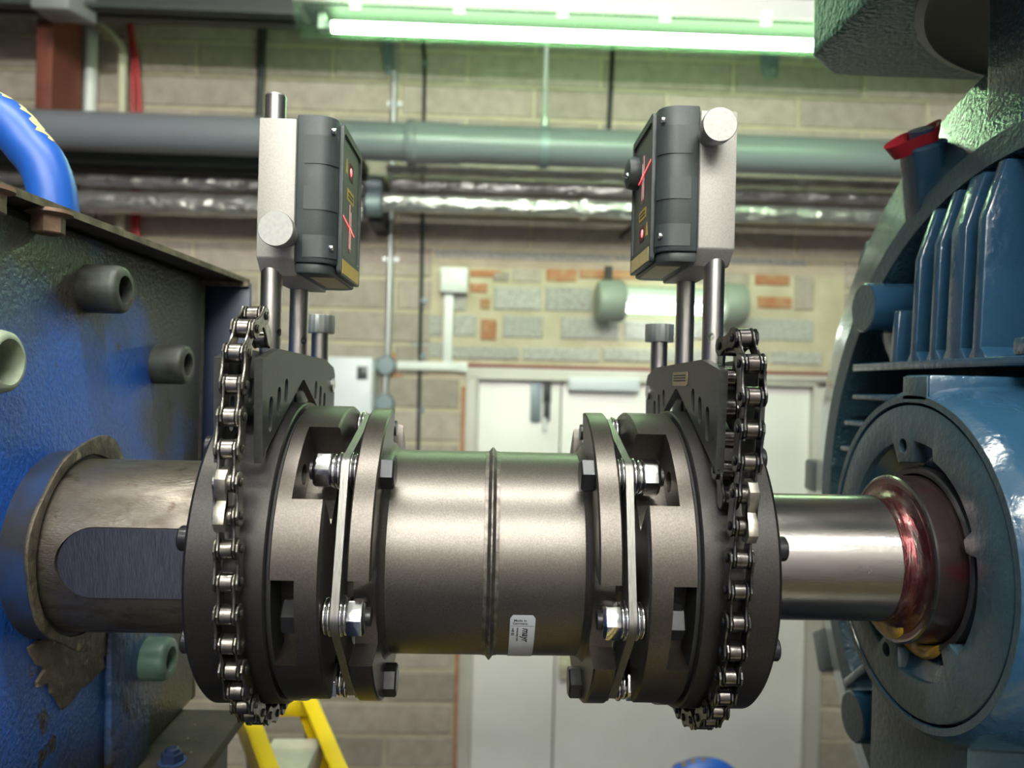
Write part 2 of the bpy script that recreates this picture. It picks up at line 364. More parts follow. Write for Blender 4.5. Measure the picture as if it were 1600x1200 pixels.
# block courses: 109.4 mm rise, 450 mm stretcher bond; joints read off the photograph
Z0, CH, BL = 209.0, 109.4, 450.0
PX0, PX1, PZ0, PZ1 = -196.0, 1200.0, 140.0, 505.0      # patched-up area over the door
def blk_mesh(L, h, name):
    mb = MB().box(-L / 2, L / 2, 0, 30, -h / 2, h / 2)
    bm = bmesh.new(); vv = [bm.verts.new(p * S) for p in mb.v]
    for f in mb.f: bm.faces.new([vv[i] for i in f])
    bmesh.ops.recalc_face_normals(bm, faces=bm.faces)
    es = [e for e in bm.edges if all(v.co.y < 1e-5 for v in e.verts)]
    bmesh.ops.bevel(bm, geom=es, offset=4 * S, segments=1, affect='EDGES')
    me = bpy.data.meshes.new(name); bm.to_mesh(me); bm.free(); me.materials.append(MT['blocks']); return me
_bm = {}
def put_block(x0, x1, z0, z1, m='blocks', name='block', dy=None, j=5.0):
    L, h = round(x1 - x0 - 2 * j), round(z1 - z0 - 2 * j)
    if L < 18 or h < 8: return
    k = (L, h, m)
    if k not in _bm: _bm[k] = blk_mesh(L, h, name); _bm[k].materials[0] = MT[m]
    o = bpy.data.objects.new(name, _bm[k]); COL.objects.link(o); o.parent = wall
    d = random.uniform(-2.0, 1.2) if dy is None else dy
    o.location = (((x0 + x1) / 2) * S, (YW + d - YM) * S, ((z0 + z1) / 2 - ZF) * S)
def clip_out(a, b, c, d):
    """what is left of [a, b] outside [c, d]"""
    if d <= a or c >= b: return [(a, b)]
    return [(p, q) for p, q in ((a, c), (d, b)) if q - p > 25]
for k in range(-15, 13):
    z0 = Z0 + CH * k; z1 = z0 + CH
    if z1 < -1420 or z0 > 1720: continue
    off = (-995.0 if k % 2 == 0 else -770.0)
    i0 = int((-2050 - off) // BL)
    for i in range(i0, i0 + 11):
        a, b = off + BL * i, off + BL * (i + 1)
        segs = [(a, b)]
        if z0 < DZ1 - 12: segs = [t for sg in segs for t in clip_out(*sg, DX0 - 2, DX1 + 2)]
        if z0 < PZ1 - 20 and z1 > PZ0 - 30: segs = [t for sg in segs for t in clip_out(*sg, PX0, PX1)]
        for p, q in segs:
            zz = z0
            if p > DX0 - 10 and q < DX1 + 10 and z0 < DZ1: zz = DZ1 + 4
            put_block(p, q, zz, z1)
def wp(u, v): p = on_y(YW, u, v); return p.x, p.z
def patch(u0, v0, u1, v1, m, name='block', dy=None):
    x0, z1 = wp(u0, v0); x1, z0 = wp(u1, v1); put_block(x0, x1, z0, z1, m, name, dy, 1.0)
for r in ((680, 389, 958, 410), (962, 396, 1262, 416)): patch(*r, 'greyblock', 'lintel_slab', 0)
for r in ((693, 442, 728, 486), (772, 447, 846, 486), (852, 447, 925, 488), (640, 491, 690, 526), (708, 491, 744, 526), (786, 492, 849, 529),
          (876, 494, 968, 532), (975, 500, 1062, 534), (1070, 450, 1160, 492), (1075, 500, 1150, 532), (1160, 496, 1272, 534), (642, 534, 692, 559),
          (705, 540, 812, 563), (816, 541, 938, 566), (942, 543, 1078, 568), (1082, 546, 1200, 570), (1204, 548, 1285, 571), (980, 447, 1062, 492)): patch(*r, 'greyblock')
for r in ((734, 420, 784, 434), (734, 442, 762, 458), (750, 466, 766, 484), (751, 498, 776, 532), (853, 419, 902, 441), (905, 420, 1012, 438), (1016, 424, 1060, 438),
          (1180, 428, 1235, 447), (1184, 462, 1238, 483), (612, 551, 628, 564), (613, 578, 631, 590)): patch(*r, 'brick', 'brick')
for r in ((800, 418, 846, 442), (690, 418, 728, 436), (1080, 424, 1172, 446), (1242, 430, 1272, 486), (770, 424, 796, 441)): patch(*r, 'blocks')

# ------------------------------------------------------------------ door
d1 = empty('door_1', (530, YW, ZF)); tag(d1, kind='structure')
fr = MB()
fr.box(DX0, -34, YW - 14, YW + 60, ZF, 97).box(1098, DX1, YW - 14, YW + 60, ZF, 97).box(DX0, DX1, YW - 14, YW + 60, 97, DZ1)
fr.box(-44, -34, YW - 20, YW - 8, ZF, 97).box(1098, 1110, YW - 20, YW - 8, ZF, 97).box(-44, 1110, YW - 20, YW - 8, 97, 108)
fr.build('door_frame', MT['frame'], d1, bev=1.5)
st_ = MB().box(-33, 243, YW + 8, YW + 48, ZF + 8, 95).build('narrow_leaf', MT['white'], d1, bev=2)
ml = MB().box(248, 1096, YW + 8, YW + 48, ZF + 8, 95).build('wide_leaf', MT['white'], d1, bev=2)
x0, z0 = wp(830, 597); x1, z1 = wp(845, 660)
MB().prism(rrect(x0, x1, z1, z0, 8), 'y', YW - 2, YW + 8).build('bolt_plate', MT['galv_dull'], d1, bev=1)
x0, z0 = wp(849, 598); x1, z1 = wp(860, 672)
MB().box(x0, x1, YW + 4, YW + 10, z1 + 90, z0).box(x0 + 3, x1 - 3, YW - 6, YW + 4, z1 + 30, z1 + 95).build('shoot_bolt', MT['black'], d1, bev=.8)
MB().cyl((x0 + 8, YW - 2, z1), (x0 + 8, YW - 2, z1 + 42), 8, n=12).build('bolt_knob', MT['plast'], d1)
x0, z0 = wp(887, 589); x1, z1 = wp(996, 612)
MB().box(x0, x1, YW - 34, YW + 8, z1, z0).build('door_closer', MT['plast2'], d1, bev=3)
x0, z0 = wp(873, 1022); x1, z1 = wp(893, 1058)
MB().box(x0, x1, YW - 22, YW + 8, z1, z0).cyl((x0 + 14, YW - 40, z0 - 30), (x0 + 14, YW - 20, z0 - 30), 15, n=16).build('rim_latch', MT['cream'], d1, bev=2)
st(MB().box(DX0 - 6, DX1 + 40, YW - 10, YW + 4, DZ1 + 1, DZ1 + 11).build('trim_1', MT['redtrim'], bev=1))
st(MB().box(DX0 - 15, DX0 - 1, YW - 4, YW + 4, ZF, 70).build('trim_2', MT['brick'], bev=1))

# ------------------------------------------------------------------ pipes, conduits and boxes on the back wall
def wall_run(pts, y): return [on_y(y, u, v) for u, v in pts]
# big drain pipe
P0, P1 = V(-2300, 1800, 764), V(2500, 1800, 757)
bp = empty('drain_pipe', P0, 'thick grey plastic drain pipe running across the back wall', 'pipe')
MB().sweep([P0, P1], 54, 28).build('pipe', MT['pvc'], bp)
jx = on_y(1800, 640, 220)
MB().lathe((jx.x - 8, 1800, 760), (1, 0, 0), [(0, 55), (0, 60), (7, 64), (26, 64), (30, 59), (150, 57.5), (150, 55)], 28).build('socket_collar', MT['pvc'], bp)
hp0, hp1 = on_y(1800, 856, 40), on_y(1800, 851, 196)
hg = empty('pipe_hanger', (hp1.x, 1800, 700), 'thin threaded rod hanging the grey drain pipe from above', 'hanger')
MB().sweep([V(hp1.x, 1800, ZC), V(hp1.x, 1800, 836)], 6.5, 8).build('threaded_rod', MT['galv'], hg)
MB().cyl((hp1.x, 1800, 818), (hp1.x, 1800, 842), 11, n=6).build('nut', MT['galv'], hg)
MB().lathe((hp1.x - 11, 1800, 760), (1, 0, 0), [(0, 55), (0, 60), (22, 60), (22, 55)], 28, closed=True).build('pipe_ring', MT['galv_dull'], hg)
# two foil-wrapped pipes
def foil(name, z, r, x0, y, label):
    e = empty(name, (x0, y, z), label, 'pipe', 'foil wrapped pipes')
    n = 60; pts = [V(x0 + (2500 - x0) * i / n, y, z) for i in range(n + 1)]
    MB().sweep(pts, [r * (1 + random.uniform(-.035, .035)) for _ in pts], 20).build('foil_sleeve', MT['foil'], e, ang=80)
    return e
def fz(u, va, vb): a, b = on_y(1960, u, va), on_y(1960, u, vb); return (a.z + b.z) / 2, (a.z - b.z) / 2
z, r = fz(700, 279, 300); f1 = foil('foil_pipe', z, r, -305, 1960, 'upper right-hand silver foil pipe just below the drain pipe')
z, r = fz(700, 305, 334); f2 = foil('foil_pipe', z, r, -335, 1958, 'lower right-hand silver foil pipe, the brighter one of the two')
MB().lathe((on_y(1958, 905, 320).x, 1958, z), (1, 0, 0), [(0, r), (2, r + 7), (20, r + 8), (24, r)], 20).build('tape_band', MT['foil'], f2)
z, r = fz(700, 256, 272); foil('foil_pipe', z, r, -330, 1990, 'thin silver foil pipe added under the drain pipe to catch the lamp glare')  # extra pipe, added to catch the glare of the strip light
def foil_left(z, r, y, label):
    e = empty('foil_pipe', (-2300, y, z), label, 'pipe', 'foil wrapped pipes')
    n = 60; pts = [V(-2300 + (1900) * i / n, y, z) for i in range(n + 1)]
    MB().sweep(pts, [r * (1 + random.uniform(-.04, .04)) for _ in pts], 18).build('foil_sleeve', MT['foil'], e, ang=80)
z, r = fz(300, 268, 293); foil_left(z, r, 2000, 'upper left-hand silver foil pipe ending behind the left laser unit')
z, r = fz(300, 298, 332); foil_left(z, r, 2000, 'lower left-hand silver foil pipe ending behind the left laser unit')
z, _ = fz(300, 240, 262)
tag(MB().box(-2300, -395, 1930, 2050, z - 20, z + 22).build('cable_tray', MT['beam'], bev=2), 'dark tray under the drain pipe left of the left laser unit', 'tray')
# saddle clamps where the foil pipes hang from the wall
cx = on_y(1960, 582, 315).x
cl = empty('pipe_clamp', (cx, 2000, 560), 'black bracket at the ends of the two right-hand foil pipes', 'bracket')
zt = on_y(1960, 580, 268).z; zb = on_y(1960, 580, 340).z
MB().box(cx - 22, cx + 22, 2012, YW, zb - 6, zt).build('back_plate', MT['black'], cl, bev=2)
for va, vb in ((279, 300), (305, 334)):
    z, r = fz(590, va, vb)
    MB().lathe((cx - 16, 1960, z), (1, 0, 0), [(0, r + 1), (0, r + 8), (44, r + 8), (44, r + 1)], 20, closed=True).build('clip', MT['galv_dull'], cl)
# galvanised conduit, two round boxes
cd = empty('conduit', on_y(YW - 14, 604, 640), 'galvanised conduit with two round junction boxes running down the wall', 'conduit')
MB().sweep(wall_run(((618, 60), (612, 330), (606, 558)), YW - 14), 10, 10).build('tube', MT['galv'], cd)
MB().sweep(wall_run(((603, 584), (601.5, 615)), YW - 14), 10, 10).build('tube', MT['galv'], cd)
for (u, v) in ((603.5, 571), (601, 630)):
    p = on_y(YW - 12, u, v); MB().lathe((p.x, YW, p.z), (0, -1, 0), [(0, 33), (26, 33), (32, 29), (33, 0)], 24).build('round_box', MT['galv_dull'], cd)
for (u, v) in ((616, 161), (610, 405)):
    p = on_y(YW - 12, u, v); q = MB().box(p.x - 26, p.x + 26, YW - 4, YW, p.z - 8, p.z + 8)
    for s in (-1, 1): q.cyl((p.x + 19 * s, YW - 12, p.z), (p.x + 19 * s, YW - 4, p.z), 7, n=10)
    q.build('saddle', MT['galv'], cd)
# cables
def cable(name, pts, r, m, label, y=None, ext=()):
    P = wall_run(pts, y or YW - r - 1)
    o = MB().sweep(list(ext) + P, r, 8).build(name, MT[m]); return tag(o, label, 'cable')
bc = empty('black_cable', on_y(YW - 8, 652, 700), 'thin black cable clipped to the wall left of the door', 'cable')
MB().sweep(wall_run(((658, 40), (664, 90), (662, 200), (660, 340), (659, 420), (656, 560), (653, 720)), YW - 6), 6, 8).build('sheath', MT['black'], bc)
for u, v in ((665, 99), (665, 356), (663, 470), (661, 556), (659, 641)):
    p = on_y(YW - 8, u, v); MB().cyl((p.x, YW - 14, p.z), (p.x, YW, p.z), 9, n=10).build('cable_clip', MT['galv_dull'], bc)
cable('black_cable', ((958, 30), (957, 90), (951, 205)), 8, 'black', 'thin black cable hanging down left of the right laser unit')
cable('black_cable', ((411, 20), (409, 90), (405, 180), (402, 260)), 13, 'black', 'thick black cable just left of the left laser unit')
cable('supply_cable', ((968, 372), (990, 350), (1000, 330)), 6, 'black', 'short dark cable rising from the bulkhead light behind the right laser unit')
# junction box and white trunking
jb = empty('junction_box', on_y(YW - 10, 709, 458), 'square white junction box above the vertical white trunking', 'box')
a, b = on_y(YW - 40, 688.5, 417), on_y(YW - 40, 730, 457)
MB().box(a.x, b.x, YW - 44, YW, b.z, a.z).build('box_body', MT['plast'], jb, bev=3)
for f in (.2, .8): MB().cyl((a.x + (b.x - a.x) * f, YW - 46, (a.z + b.z) / 2), (a.x + (b.x - a.x) * f, YW - 43, (a.z + b.z) / 2), 4, n=10).build('screw', MT['galv'], jb)
a, b = on_y(YW - 16, 694, 458), on_y(YW - 16, 706, 566)
tag(MB().box(a.x, b.x, YW - 18, YW, b.z, a.z).build('cable_trunking', MT['plast'], bev=1.5), 'short vertical white trunking below the square junction box', 'trunking', 'white cable trunking')
a, b = on_y(YW - 16, 620, 563), on_y(YW - 16, 718, 581)
tr = tag(MB().box(a.x, b.x, YW - 20, YW, b.z + 3, a.z - 2).build('cable_trunking', MT['plast'], bev=1.5), 'horizontal white trunking at the top left corner of the door', 'trunking', 'white cable trunking')
MB().box(b.x - 4, b.x + 26, YW - 23, YW, b.z, a.z).build('end_cap', MT['plast'], tr, bev=1.5)
# control box
a, b = on_y(YW - 120, 516, 557), on_y(YW - 120, 579, 700)
cb = empty('control_box', ((a.x + b.x) / 2, YW, b.z), 'pale control box with a small dark display behind the left coupling hub', 'box')
MB().box(a.x - 60, b.x, YW - 120, YW, b.z - 60, a.z).build('cabinet', MT['plast2'], cb, bev=6)
p, q = on_y(YW - 122, 558, 572), on_y(YW - 122, 574, 593)
MB().box(p.x, q.x, YW - 123, YW - 118, q.z, p.z).build('display', MT['display'], cb, bev=1)
# wall brackets high up
for u0, v0, u1, v1, lab in ((594, 58, 614, 118, 'small grey wall bracket beside the conduit under the long strip light'), (1183, 72, 1212, 122, 'small grey wall bracket under the long strip light right of the right laser unit')):
    a, b = on_y(YW, u0, v0), on_y(YW, u1, v1)
    e = empty('wall_bracket', ((a.x + b.x) / 2, YW, b.z), lab, 'bracket')
    MB().prism([(a.x, a.z), (b.x + 12, a.z), (b.x, b.z), (a.x + 22, b.z)], 'y', YW - 12, YW).build('plate', MT['galv_dull'], e, bev=2)
    MB().cyl((b.x - 14, YW - 20, b.z + 18), (b.x - 14, YW - 12, b.z + 18), 9, n=6).build('bolt', MT['galv'], e)
# left end: column, pipes, cables, box, beam
a, b = on_y(1990, 52, 160), on_y(1990, 81, 160); c = on_y(1940, 122, 160)
co = empty('steel_column', (b.x, 2000, ZF), 'dark red steel column standing at the left end of the back wall', 'column')
a, b = on_y(1960, 55, 150), on_y(1960, 80.5, 150)
MB().box(a.x, b.x, 1960, 1972, ZF, ZC).build('flange', MT['redlead'], co, bev=1)
MB().box(a.x, b.x, 2108, 2120, ZF, ZC).build('flange', MT['redlead'], co, bev=1)
MB().box(b.x - 14, b.x - 2, 1970, 2110, ZF, ZC).build('web', MT['redlead'], co)
MB().prism([(b.x - 1, 1330), (b.x - 1, 1150), (a.x + 2, 1150), (a.x - 40, 1240), (a.x - 70, 1330)], 'y', 1958, 1970).build('gusset', MT['redlead'], co, bev=1)
cable('white_pipe', ((146, 18), (143, 90), (138, 260), (132, 420)), 20, 'plast', 'white vertical pipe beside the red column', YW - 25)
cable('cream_pipe', ((132, 22), (150, 36), (176, 58), (189, 72), (192, 90), (190, 180), (188, 330), (186, 420)), 14, 'cream', 'bent cream pipe running down right of the white pipe', YW - 60)
cable('red_cable', ((198, 18), (203, 50), (208, 90), (208, 180), (209, 300), (208, 400)), 8, 'redcable', 'left one of the pair of red cables beside the cream pipe', YW - 20)
cable('red_cable', ((204, 18), (206, 50), (214, 95), (219, 180), (216, 300), (215, 400)), 8, 'redcable', 'right one of the pair of red cables beside the cream pipe', YW - 36)
tag(bpy.data.objects['white_pipe'], cat='pipe'); tag(bpy.data.objects['cream_pipe'], cat='pipe')
a, b = on_y(1770, 47, 11), on_y(1770, 107, 11)
gb = MB()
gb.prism([(a.x, 1770), (b.x, 1770), (b.x + 30, 1862), (a.x + 6, 1862)], 'z', a.z, a.z + 120)
tag(gb.build('sheet_metal_box', MT['greybox'], bev=4), 'grey sheet metal box at the very top left, in front of the column', 'box')
z = on_y(1860, 300, 26).z
tag(MB().box(XL, XR, 1860, 1880, z, z + 260).box(XL, XR, 1820, 1920, z, z + 14).build('ceiling_beam', MT['beam'], bev=1), 'dark steel beam across the top behind the strip light', 'beam')

# ------------------------------------------------------------------ strip lights
def strip_light(x0, y, z, L, lamp, label, group, clips=5):
    """z: axis of the tube"""
    e = empty('strip_light', (x0 + L / 2, y, z - 24), label, 'light', group)
    MB().prism([(y - 58, z + 30), (y + 58, z + 30), (y + 50, z + 82), (y - 50, z + 82)], 'x', x0 - 80, x0 + L + 80).build('housing', MT['lampbody'], e, bev=5)
    MB().box(x0 - 60, x0 + L + 60, y - 46, y + 46, z + 26, z + 30).build('gear_tray', MT['geartray'], e)
    n = 14; out = [(y + 56 * cos(PI + PI * i / n), z + 28 + 50 * sin(PI + PI * i / n)) for i in range(n + 1)]
    inn = [(y + 53 * cos(PI + PI * i / n), z + 28 + 47 * sin(PI + PI * i / n)) for i in range(n + 1)]
    MB().prism(out + inn[::-1], 'x', x0 - 74, x0 + L + 74).build('diffuser', MT['clearp'], e)
    for xa, xb in ((x0 - 76, x0 - 70), (x0 + L + 70, x0 + L + 76)): MB().prism(out, 'x', xa, xb).build('end_cap', MT['clearp'], e)
    MB().sweep([V(x0, y, z), V(x0 + L, y, z)], 12, 16).build('tube', MT[lamp], e)
    for xa in (x0 - 18, x0 + L): MB().cyl((xa, y, z), (xa + 18, y, z), 13.2, n=16).build('tube_cap', MT['galv'], e)
    for xa in (x0 - 30, x0 + L + 14): MB().box(xa, xa + 14, y - 14, y + 14, z - 10, z + 30).build('lamp_holder', MT['plast'], e)
    for i in range(clips):
        xc = x0 + 60 + (L - 120) * i / max(1, clips - 1)
        MB().box(xc - 12, xc + 12, y - 62, y - 52, z + 16, z + 48).build('clip', MT['plast'], e, bev=2)
    if z + 82 < ZC - 5:
        for xa in (x0 + 200, x0 + L - 200): MB().sweep([V(xa, y, z + 80), V(xa, y, ZC)], 5, 8).build('suspension_rod', MT['galv'], e)
    return e
strip_light(-376, 1380, 887, 1500, 'lamp_back', 'long strip light with a glowing tube under the dark beam', 'strip lights', 7)
for k, (xx, yy) in enumerate(((-750, -330), (-750, -1500), (-750, -2600))):  # rearmost row is added to brighten the wall behind the camera
    strip_light(xx, yy, (1420, 1230, 1230)[k], 1500, 'lamp_front', 'ceiling strip light ' + ('right above the coupling', 'just behind the photographer', 'added farthest behind, to light the front wall')[k], 'strip lights', 4)
# bulkhead light on the wall
a, b = on_y(YW - 60, 930, 438), on_y(YW - 60, 973, 505)
bl = empty('bulkhead_light', ((a.x + b.x) / 2 + 150, YW, b.z), 'short tubular wall light glowing white behind the right laser rods', 'light')
zc, rr = (a.z + b.z) / 2, (a.z - b.z) / 2
x1 = on_y(YW - 60, 1122, 480).x
for xa, xb in ((a.x, b.x), (x1, x1 + 80)):
    MB().lathe((xa, YW - 80, zc), (1, 0, 0), [(0, rr * .7), (8, rr * .95), (30, rr), (xb - xa - 12, rr), (xb - xa, rr * .9)], 24).build('end_casting', MT['casting'], bl)
MB().lathe((b.x - 6, YW - 80, zc), (1, 0, 0), [(0, rr * .78), (x1 - b.x + 12, rr * .78)], 24).build('clear_tube', MT['clearp'], bl)
MB().sweep([V(b.x, YW - 88, zc - rr * .28), V(x1, YW - 88, zc - rr * .28)], rr * .24, 12).build('lamp_tube', MT['lamp_wall'], bl)
MB().box(b.x, x1, YW - 84, YW - 60, zc + rr * .12, zc + rr * .62).build('gear_tray', MT['lampbody'], bl, bev=2)
MB().box(a.x + 20, b.x - 10, YW - 40, YW, zc - 20, zc + 20).build('mount', MT['galv_dull'], bl)
MB().cyl((a.x + 40, YW - 80, zc + rr - 4), (a.x + 40, YW - 80, zc + rr + 44), 13, n=12).build('cable_gland', MT['black'], bl)

# ================================================================== the shaft coupling
RB = 59.4
cp = empty('shaft_coupling', (0, 0, -69), 'dark steel disc coupling with welded spacer tube joining the two shafts', 'coupling')
MB().lathe((-45.5, 0, 0), (1, 0, 0), [(0, 41), (0, 47.8), (91, 47.8), (91, 41)], 96, closed=True).build('spacer_tube', MT['tube'], cp)
MB().lathe((0, 0, 0), (1, 0, 0), [(-1.3, 47.5), (-1.0, 47.92), (.5, 48.05), (1.3, 48.9), (2.0, 49.9), (2.6, 50.0), (3.3, 49.1), (4.1, 48.05), (5.6, 47.92), (5.9, 47.5)], 96).build('weld_bead', MT['weld'], cp)
# sticker with its print, wrapped on the tube
R_ST, TH0 = 48.0, -21.6
def on_tube(x, s, r=R_ST + .22):          # x along the axis, s = millimetres down the sticker
    th = rad(TH0) - s / R_ST; return V(x, -r * cos(th), r * sin(th))
sx0, sx1, sl = 11.0, 21.9, 43.0
n = 24; outl = rrect(sx0, sx1, -sl, 0, 1.4, 4)
stv = MB(); rows = []
for i in range(n + 1):
    s_ = sl * i / n; ins = max(0, 1.4 - s_) ** 2 / 1.4 * .8
    rows.append((s_, sx0 + ins, sx1 - ins))
vs = [on_tube(x, s_, R_ST + dr) for dr in (.0, .14) for s_, a, b in rows for x in (a, b)]
k = 2 * (n + 1); fs = []
for i in range(n): fs += [(2 * i, 2 * i + 1, 2 * i + 3, 2 * i + 2), (k + 2 * i, k + 2 * i + 2, k + 2 * i + 3, k + 2 * i + 1), (2 * i, 2 * i + 2, k + 2 * i + 2, k + 2 * i), (2 * i + 1, k + 2 * i + 1, k + 2 * i + 3, 2 * i + 3)]
fs += [(0, k, k + 1, 1), (2 * n, 2 * n + 1, k + 2 * n + 1, k + 2 * n)]
stk = stv.add(vs, fs).build('sticker', MT['sticker'], cp)
tag(stk, 'small white sticker printed with the place of manufacture')
text('print', 'Made in', 1.75, lambda x, y: on_tube(sx0 + 1.6 + x, 3.4 - y), MT['ink'], stk)
text('print', 'Germany', 1.75, lambda x, y: on_tube(sx0 + 1.1 + x, 5.0 - y), MT['ink'], stk)
text('print', 'mayr', 4.6, lambda x, y: on_tube(sx0 + 5.6 + y, 7.0 + x), MT['ink'], stk, .25)
text('print', 'www.mayr.com', 1.45, lambda x, y: on_tube(sx0 + 3.0 + y, 6.9 + x), MT['ink'], stk)
text('print', '+49 83', 1.8, lambda x, y: on_tube(sx0 + .7 + y, 6.9 + x), MT['ink'], stk)
MB().add([on_tube(sx0 + .4, 5.8), on_tube(sx1 - .5, 5.8), on_tube(sx1 - .5, 6.0), on_tube(sx0 + .4, 6.0)], [(0, 1, 2, 3)]).build('print', MT['ink'], stk)

def radial_box(mb, s, X0, X1, deg, hw, r0, r1):
    c = cos(rad(deg)); d = sin(rad(deg)); er = V(0, -c, d); et = V(0, d, c); ex = V(1, 0, 0)
    m = Matrix.Identity(3)
    for i in range(3): m[i][0], m[i][1], m[i][2] = ex[i], er[i], et[i]
    return mb.obox(V(s * (X0 + X1) / 2, 0, 0) + er * (r0 + r1) / 2, ((X1 - X0) / 2, (r1 - r0) / 2, hw), m)
def half(s):
    ax = (s, 0, 0)
    fl = MB().lathe((s * 45.3, 0, 0), ax, [(0, 42), (0, 67.3), (.7, 68), (9.0, 68), (9.7, 67.3), (9.7, 42)], 128, closed=True).build('spacer_flange', MT['hub'], cp)
    c = MB()
    for d in (-15, 105, 225): radial_box(c, s, 40, 60, d, 19.2, 49.5, 90)
    cut(fl, c)
    MB().lathe((s * 42.2, 0, 0), ax, [(0, 47.5), (.6, 48.2), (1.8, 48.8), (2.8, 49.9), (3.4, 51.2), (3.6, 46)], 96).build('weld_bead', MT['tube'], cp)
    hub = MB().lathe((s * 65.5, 0, 0), ax, [(0, 36), (0, 67.4), (.9, 68.3), (19.2, 68.3), (19.7, 67.8), (19.7, 36)], 128, closed=True).build('hub', MT['hub'], cp)
    c = MB()
    for d in (45, 165, 285): radial_box(c, s, 60, 78.9, d, 19.5, 47.5, 90)
    for d in (-15, 105, 225): radial_box(c, s, 75.2, 90, d, 19.2, 49.5, 90)
    cut(hub, c)
    c = MB()
    for d in (45, 165, 285): y, z = pol(RB - 3, d); c.cyl((s * 74, y, z), (s * 90, y, z), 4.6, n=20)
    cut(hub, c)
    MB().lathe((s * 85, 0, 0), ax, [(0, 42), (0, 66), (1.8, 66), (1.8, 42)], 96, closed=True).build('gap_ring', MT['groove'], cp)
    MB().lathe((s * 86.7, 0, 0), ax, [(0, 42), (0, 68.9), (.6, 69.6), (30.6, 69.6), (32.1, 68.1), (32.1, 42)], 128, closed=True).build('clamping_ring', MT['ring'], cp)
    for i in range(8):
        y, z = pol(57.5, 15 + 45 * i)
        b = MB().lathe((s * 118.6, y, z), ax, [(0, 5.2), (5.4, 5.2), (6, 4.7)], 18).build('clamp_screw', MT['blackox'], cp)
    # hexagonal disc pack
    o_, i_ = [], []
    for k in range(6):
        th = 45 + 60 * k; cy, cz = pol(RB, th)
        for j in range(-3, 4):
            a = th + j * 10; p = pol(7.0, a); o_.append((cy + p[0], cz + p[1])); i_.append(pol(45.5, th + j * 8.6))
    MB().ringprism(o_, i_, 'x', s * 58.4, s * 61.6).build('disc_pack', MT['lamella'], cp)
    for k in range(6):
        th = 45 + 60 * k; y, z = pol(RB, th); sp = k % 2 == 0
        q = MB()
        if sp: q.lathe((s * 39.6, y, z), ax, [(0, 6.6), (.7, 7.5), (5.6, 7.5)], 6, rot=rad(th + 4)).cyl((s * 45, y, z), (s * 75.5, y, z), 4, n=16)
        else: q.lathe((s * 81.6, y, z), (-s, 0, 0), [(0, 6.6), (.7, 7.5), (6.3, 7.5)], 6, rot=rad(th + 4)).cyl((s * 75.5, y, z), (s * 46.2, y, z), 4, n=16)
        b = q.build('bolt', MT['blackox'], cp, ang=25)
        if sp: n0, n1, w = 66.6, 73.9, ((61.7, 63.8, 8.2), (64.0, 66.5, 7.4), (55.1, 56.6, 7.6), (56.8, 58.3, 8.2))
        else: n0, n1, w = 55.2, 48.0, ((61.7, 63.3, 8.2), (63.5, 65.3, 7.6), (56.9, 58.3, 8.2), (55.3, 56.8, 7.6))
        t = 1 if n1 > n0 else -1; L = abs(n1 - n0)
        MB().lathe((s * n0, y, z), (s * t, 0, 0), [(0, 8.1), (L * .82, 8.1), (L, 6.6)], 6, rot=rad(th + (26 if sp else 12))).build('nut', MT['chrome'], b, bev=.35, ang=25)
        for w0, w1, r in w:
            h = w1 - w0
            MB().lathe((s * w0, y, z), ax, [(0, r - .6), (h * .25, r - .1), (h * .5, r), (h * .75, r - .1), (h, r - .6)], 28).build('washer', MT['washer'], b, ang=60)
for s in (-1, 1): half(s)

# ================================================================== chains
def link_outline(r=4.2, w=2.75, p=6.35, n=7):
    pts = []
    for i in range(n + 1): a = -PI * .72 + 2 * PI * .72 * i / n; pts.append((p + r * cos(a), r * sin(a)))
    pts.append((0, w))
    for i in range(n + 1): a = PI * .28 + 2 * PI * .72 * i / n; pts.append((-p + r * cos(a), r * sin(a)))
    pts.append((0, -w))
    return pts
LO = link_outline()
HOME = empty('chain_home', (0, 0, 0))
def link_src(kind):
    mb = MB(); xs = ((2.4, 3.55),) if kind == 'inner' else ((3.75, 4.9),)
    for a, b in xs:
        for s in (-1, 1): mb.prism(LO, 'x', s * a, s * b)
    if kind == 'outer':
        for s in (-1, 1):
            for p in (-6.35, 6.35): mb.lathe((s * 4.9, p, 0), (s, 0, 0), [(0, 1.9), (.5, 1.8), (.9, 1.2)], 10)
        for p in (-6.35, 6.35): mb.cyl((-4.9, p, 0), (4.9, p, 0), 1.8, n=8)
    return mb.build(kind + '_link', MT['chain'], HOME, bev=.28, seg=1)
SRC_IN, SRC_OUT = link_src('inner'), link_src('outer')
SRC_ROL = MB().lathe((-2.35, 0, 0), (1, 0, 0), [(0, 3.2), (.3, 3.9), (4.4, 3.9), (4.7, 3.2)], 18).build('roller', MT['roller'], HOME)
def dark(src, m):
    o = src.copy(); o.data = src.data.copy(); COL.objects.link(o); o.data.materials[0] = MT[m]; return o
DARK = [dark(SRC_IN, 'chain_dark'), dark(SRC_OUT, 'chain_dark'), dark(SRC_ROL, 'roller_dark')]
LIGHT = [SRC_IN, SRC_OUT, SRC_ROL]
def walk(path, pitch=12.7, start=0.0):
    """points on a polyline, each one pitch (straight distance) after the other"""
    out = [Vector(path[0])]; i = 0; cur = out[0]
    while True:
        j = i; hit = None
        while j < len(path) - 1:
            a, b = Vector(path[j]), Vector(path[j + 1]); d = b - a; f = a - cur
            A, B, C = d.dot(d), 2 * f.dot(d), f.dot(f) - pitch * pitch; q = B * B - 4 * A * C
            if q >= 0 and A > 0:
                t = (-B + math.sqrt(q)) / (2 * A)
                if 0 <= t <= 1 and (j > i or (a + d * t - cur).dot(d) > 0): hit = (j, a + d * t); break
            j += 1
        if not hit: return out
        i, cur = hit; out.append(cur)
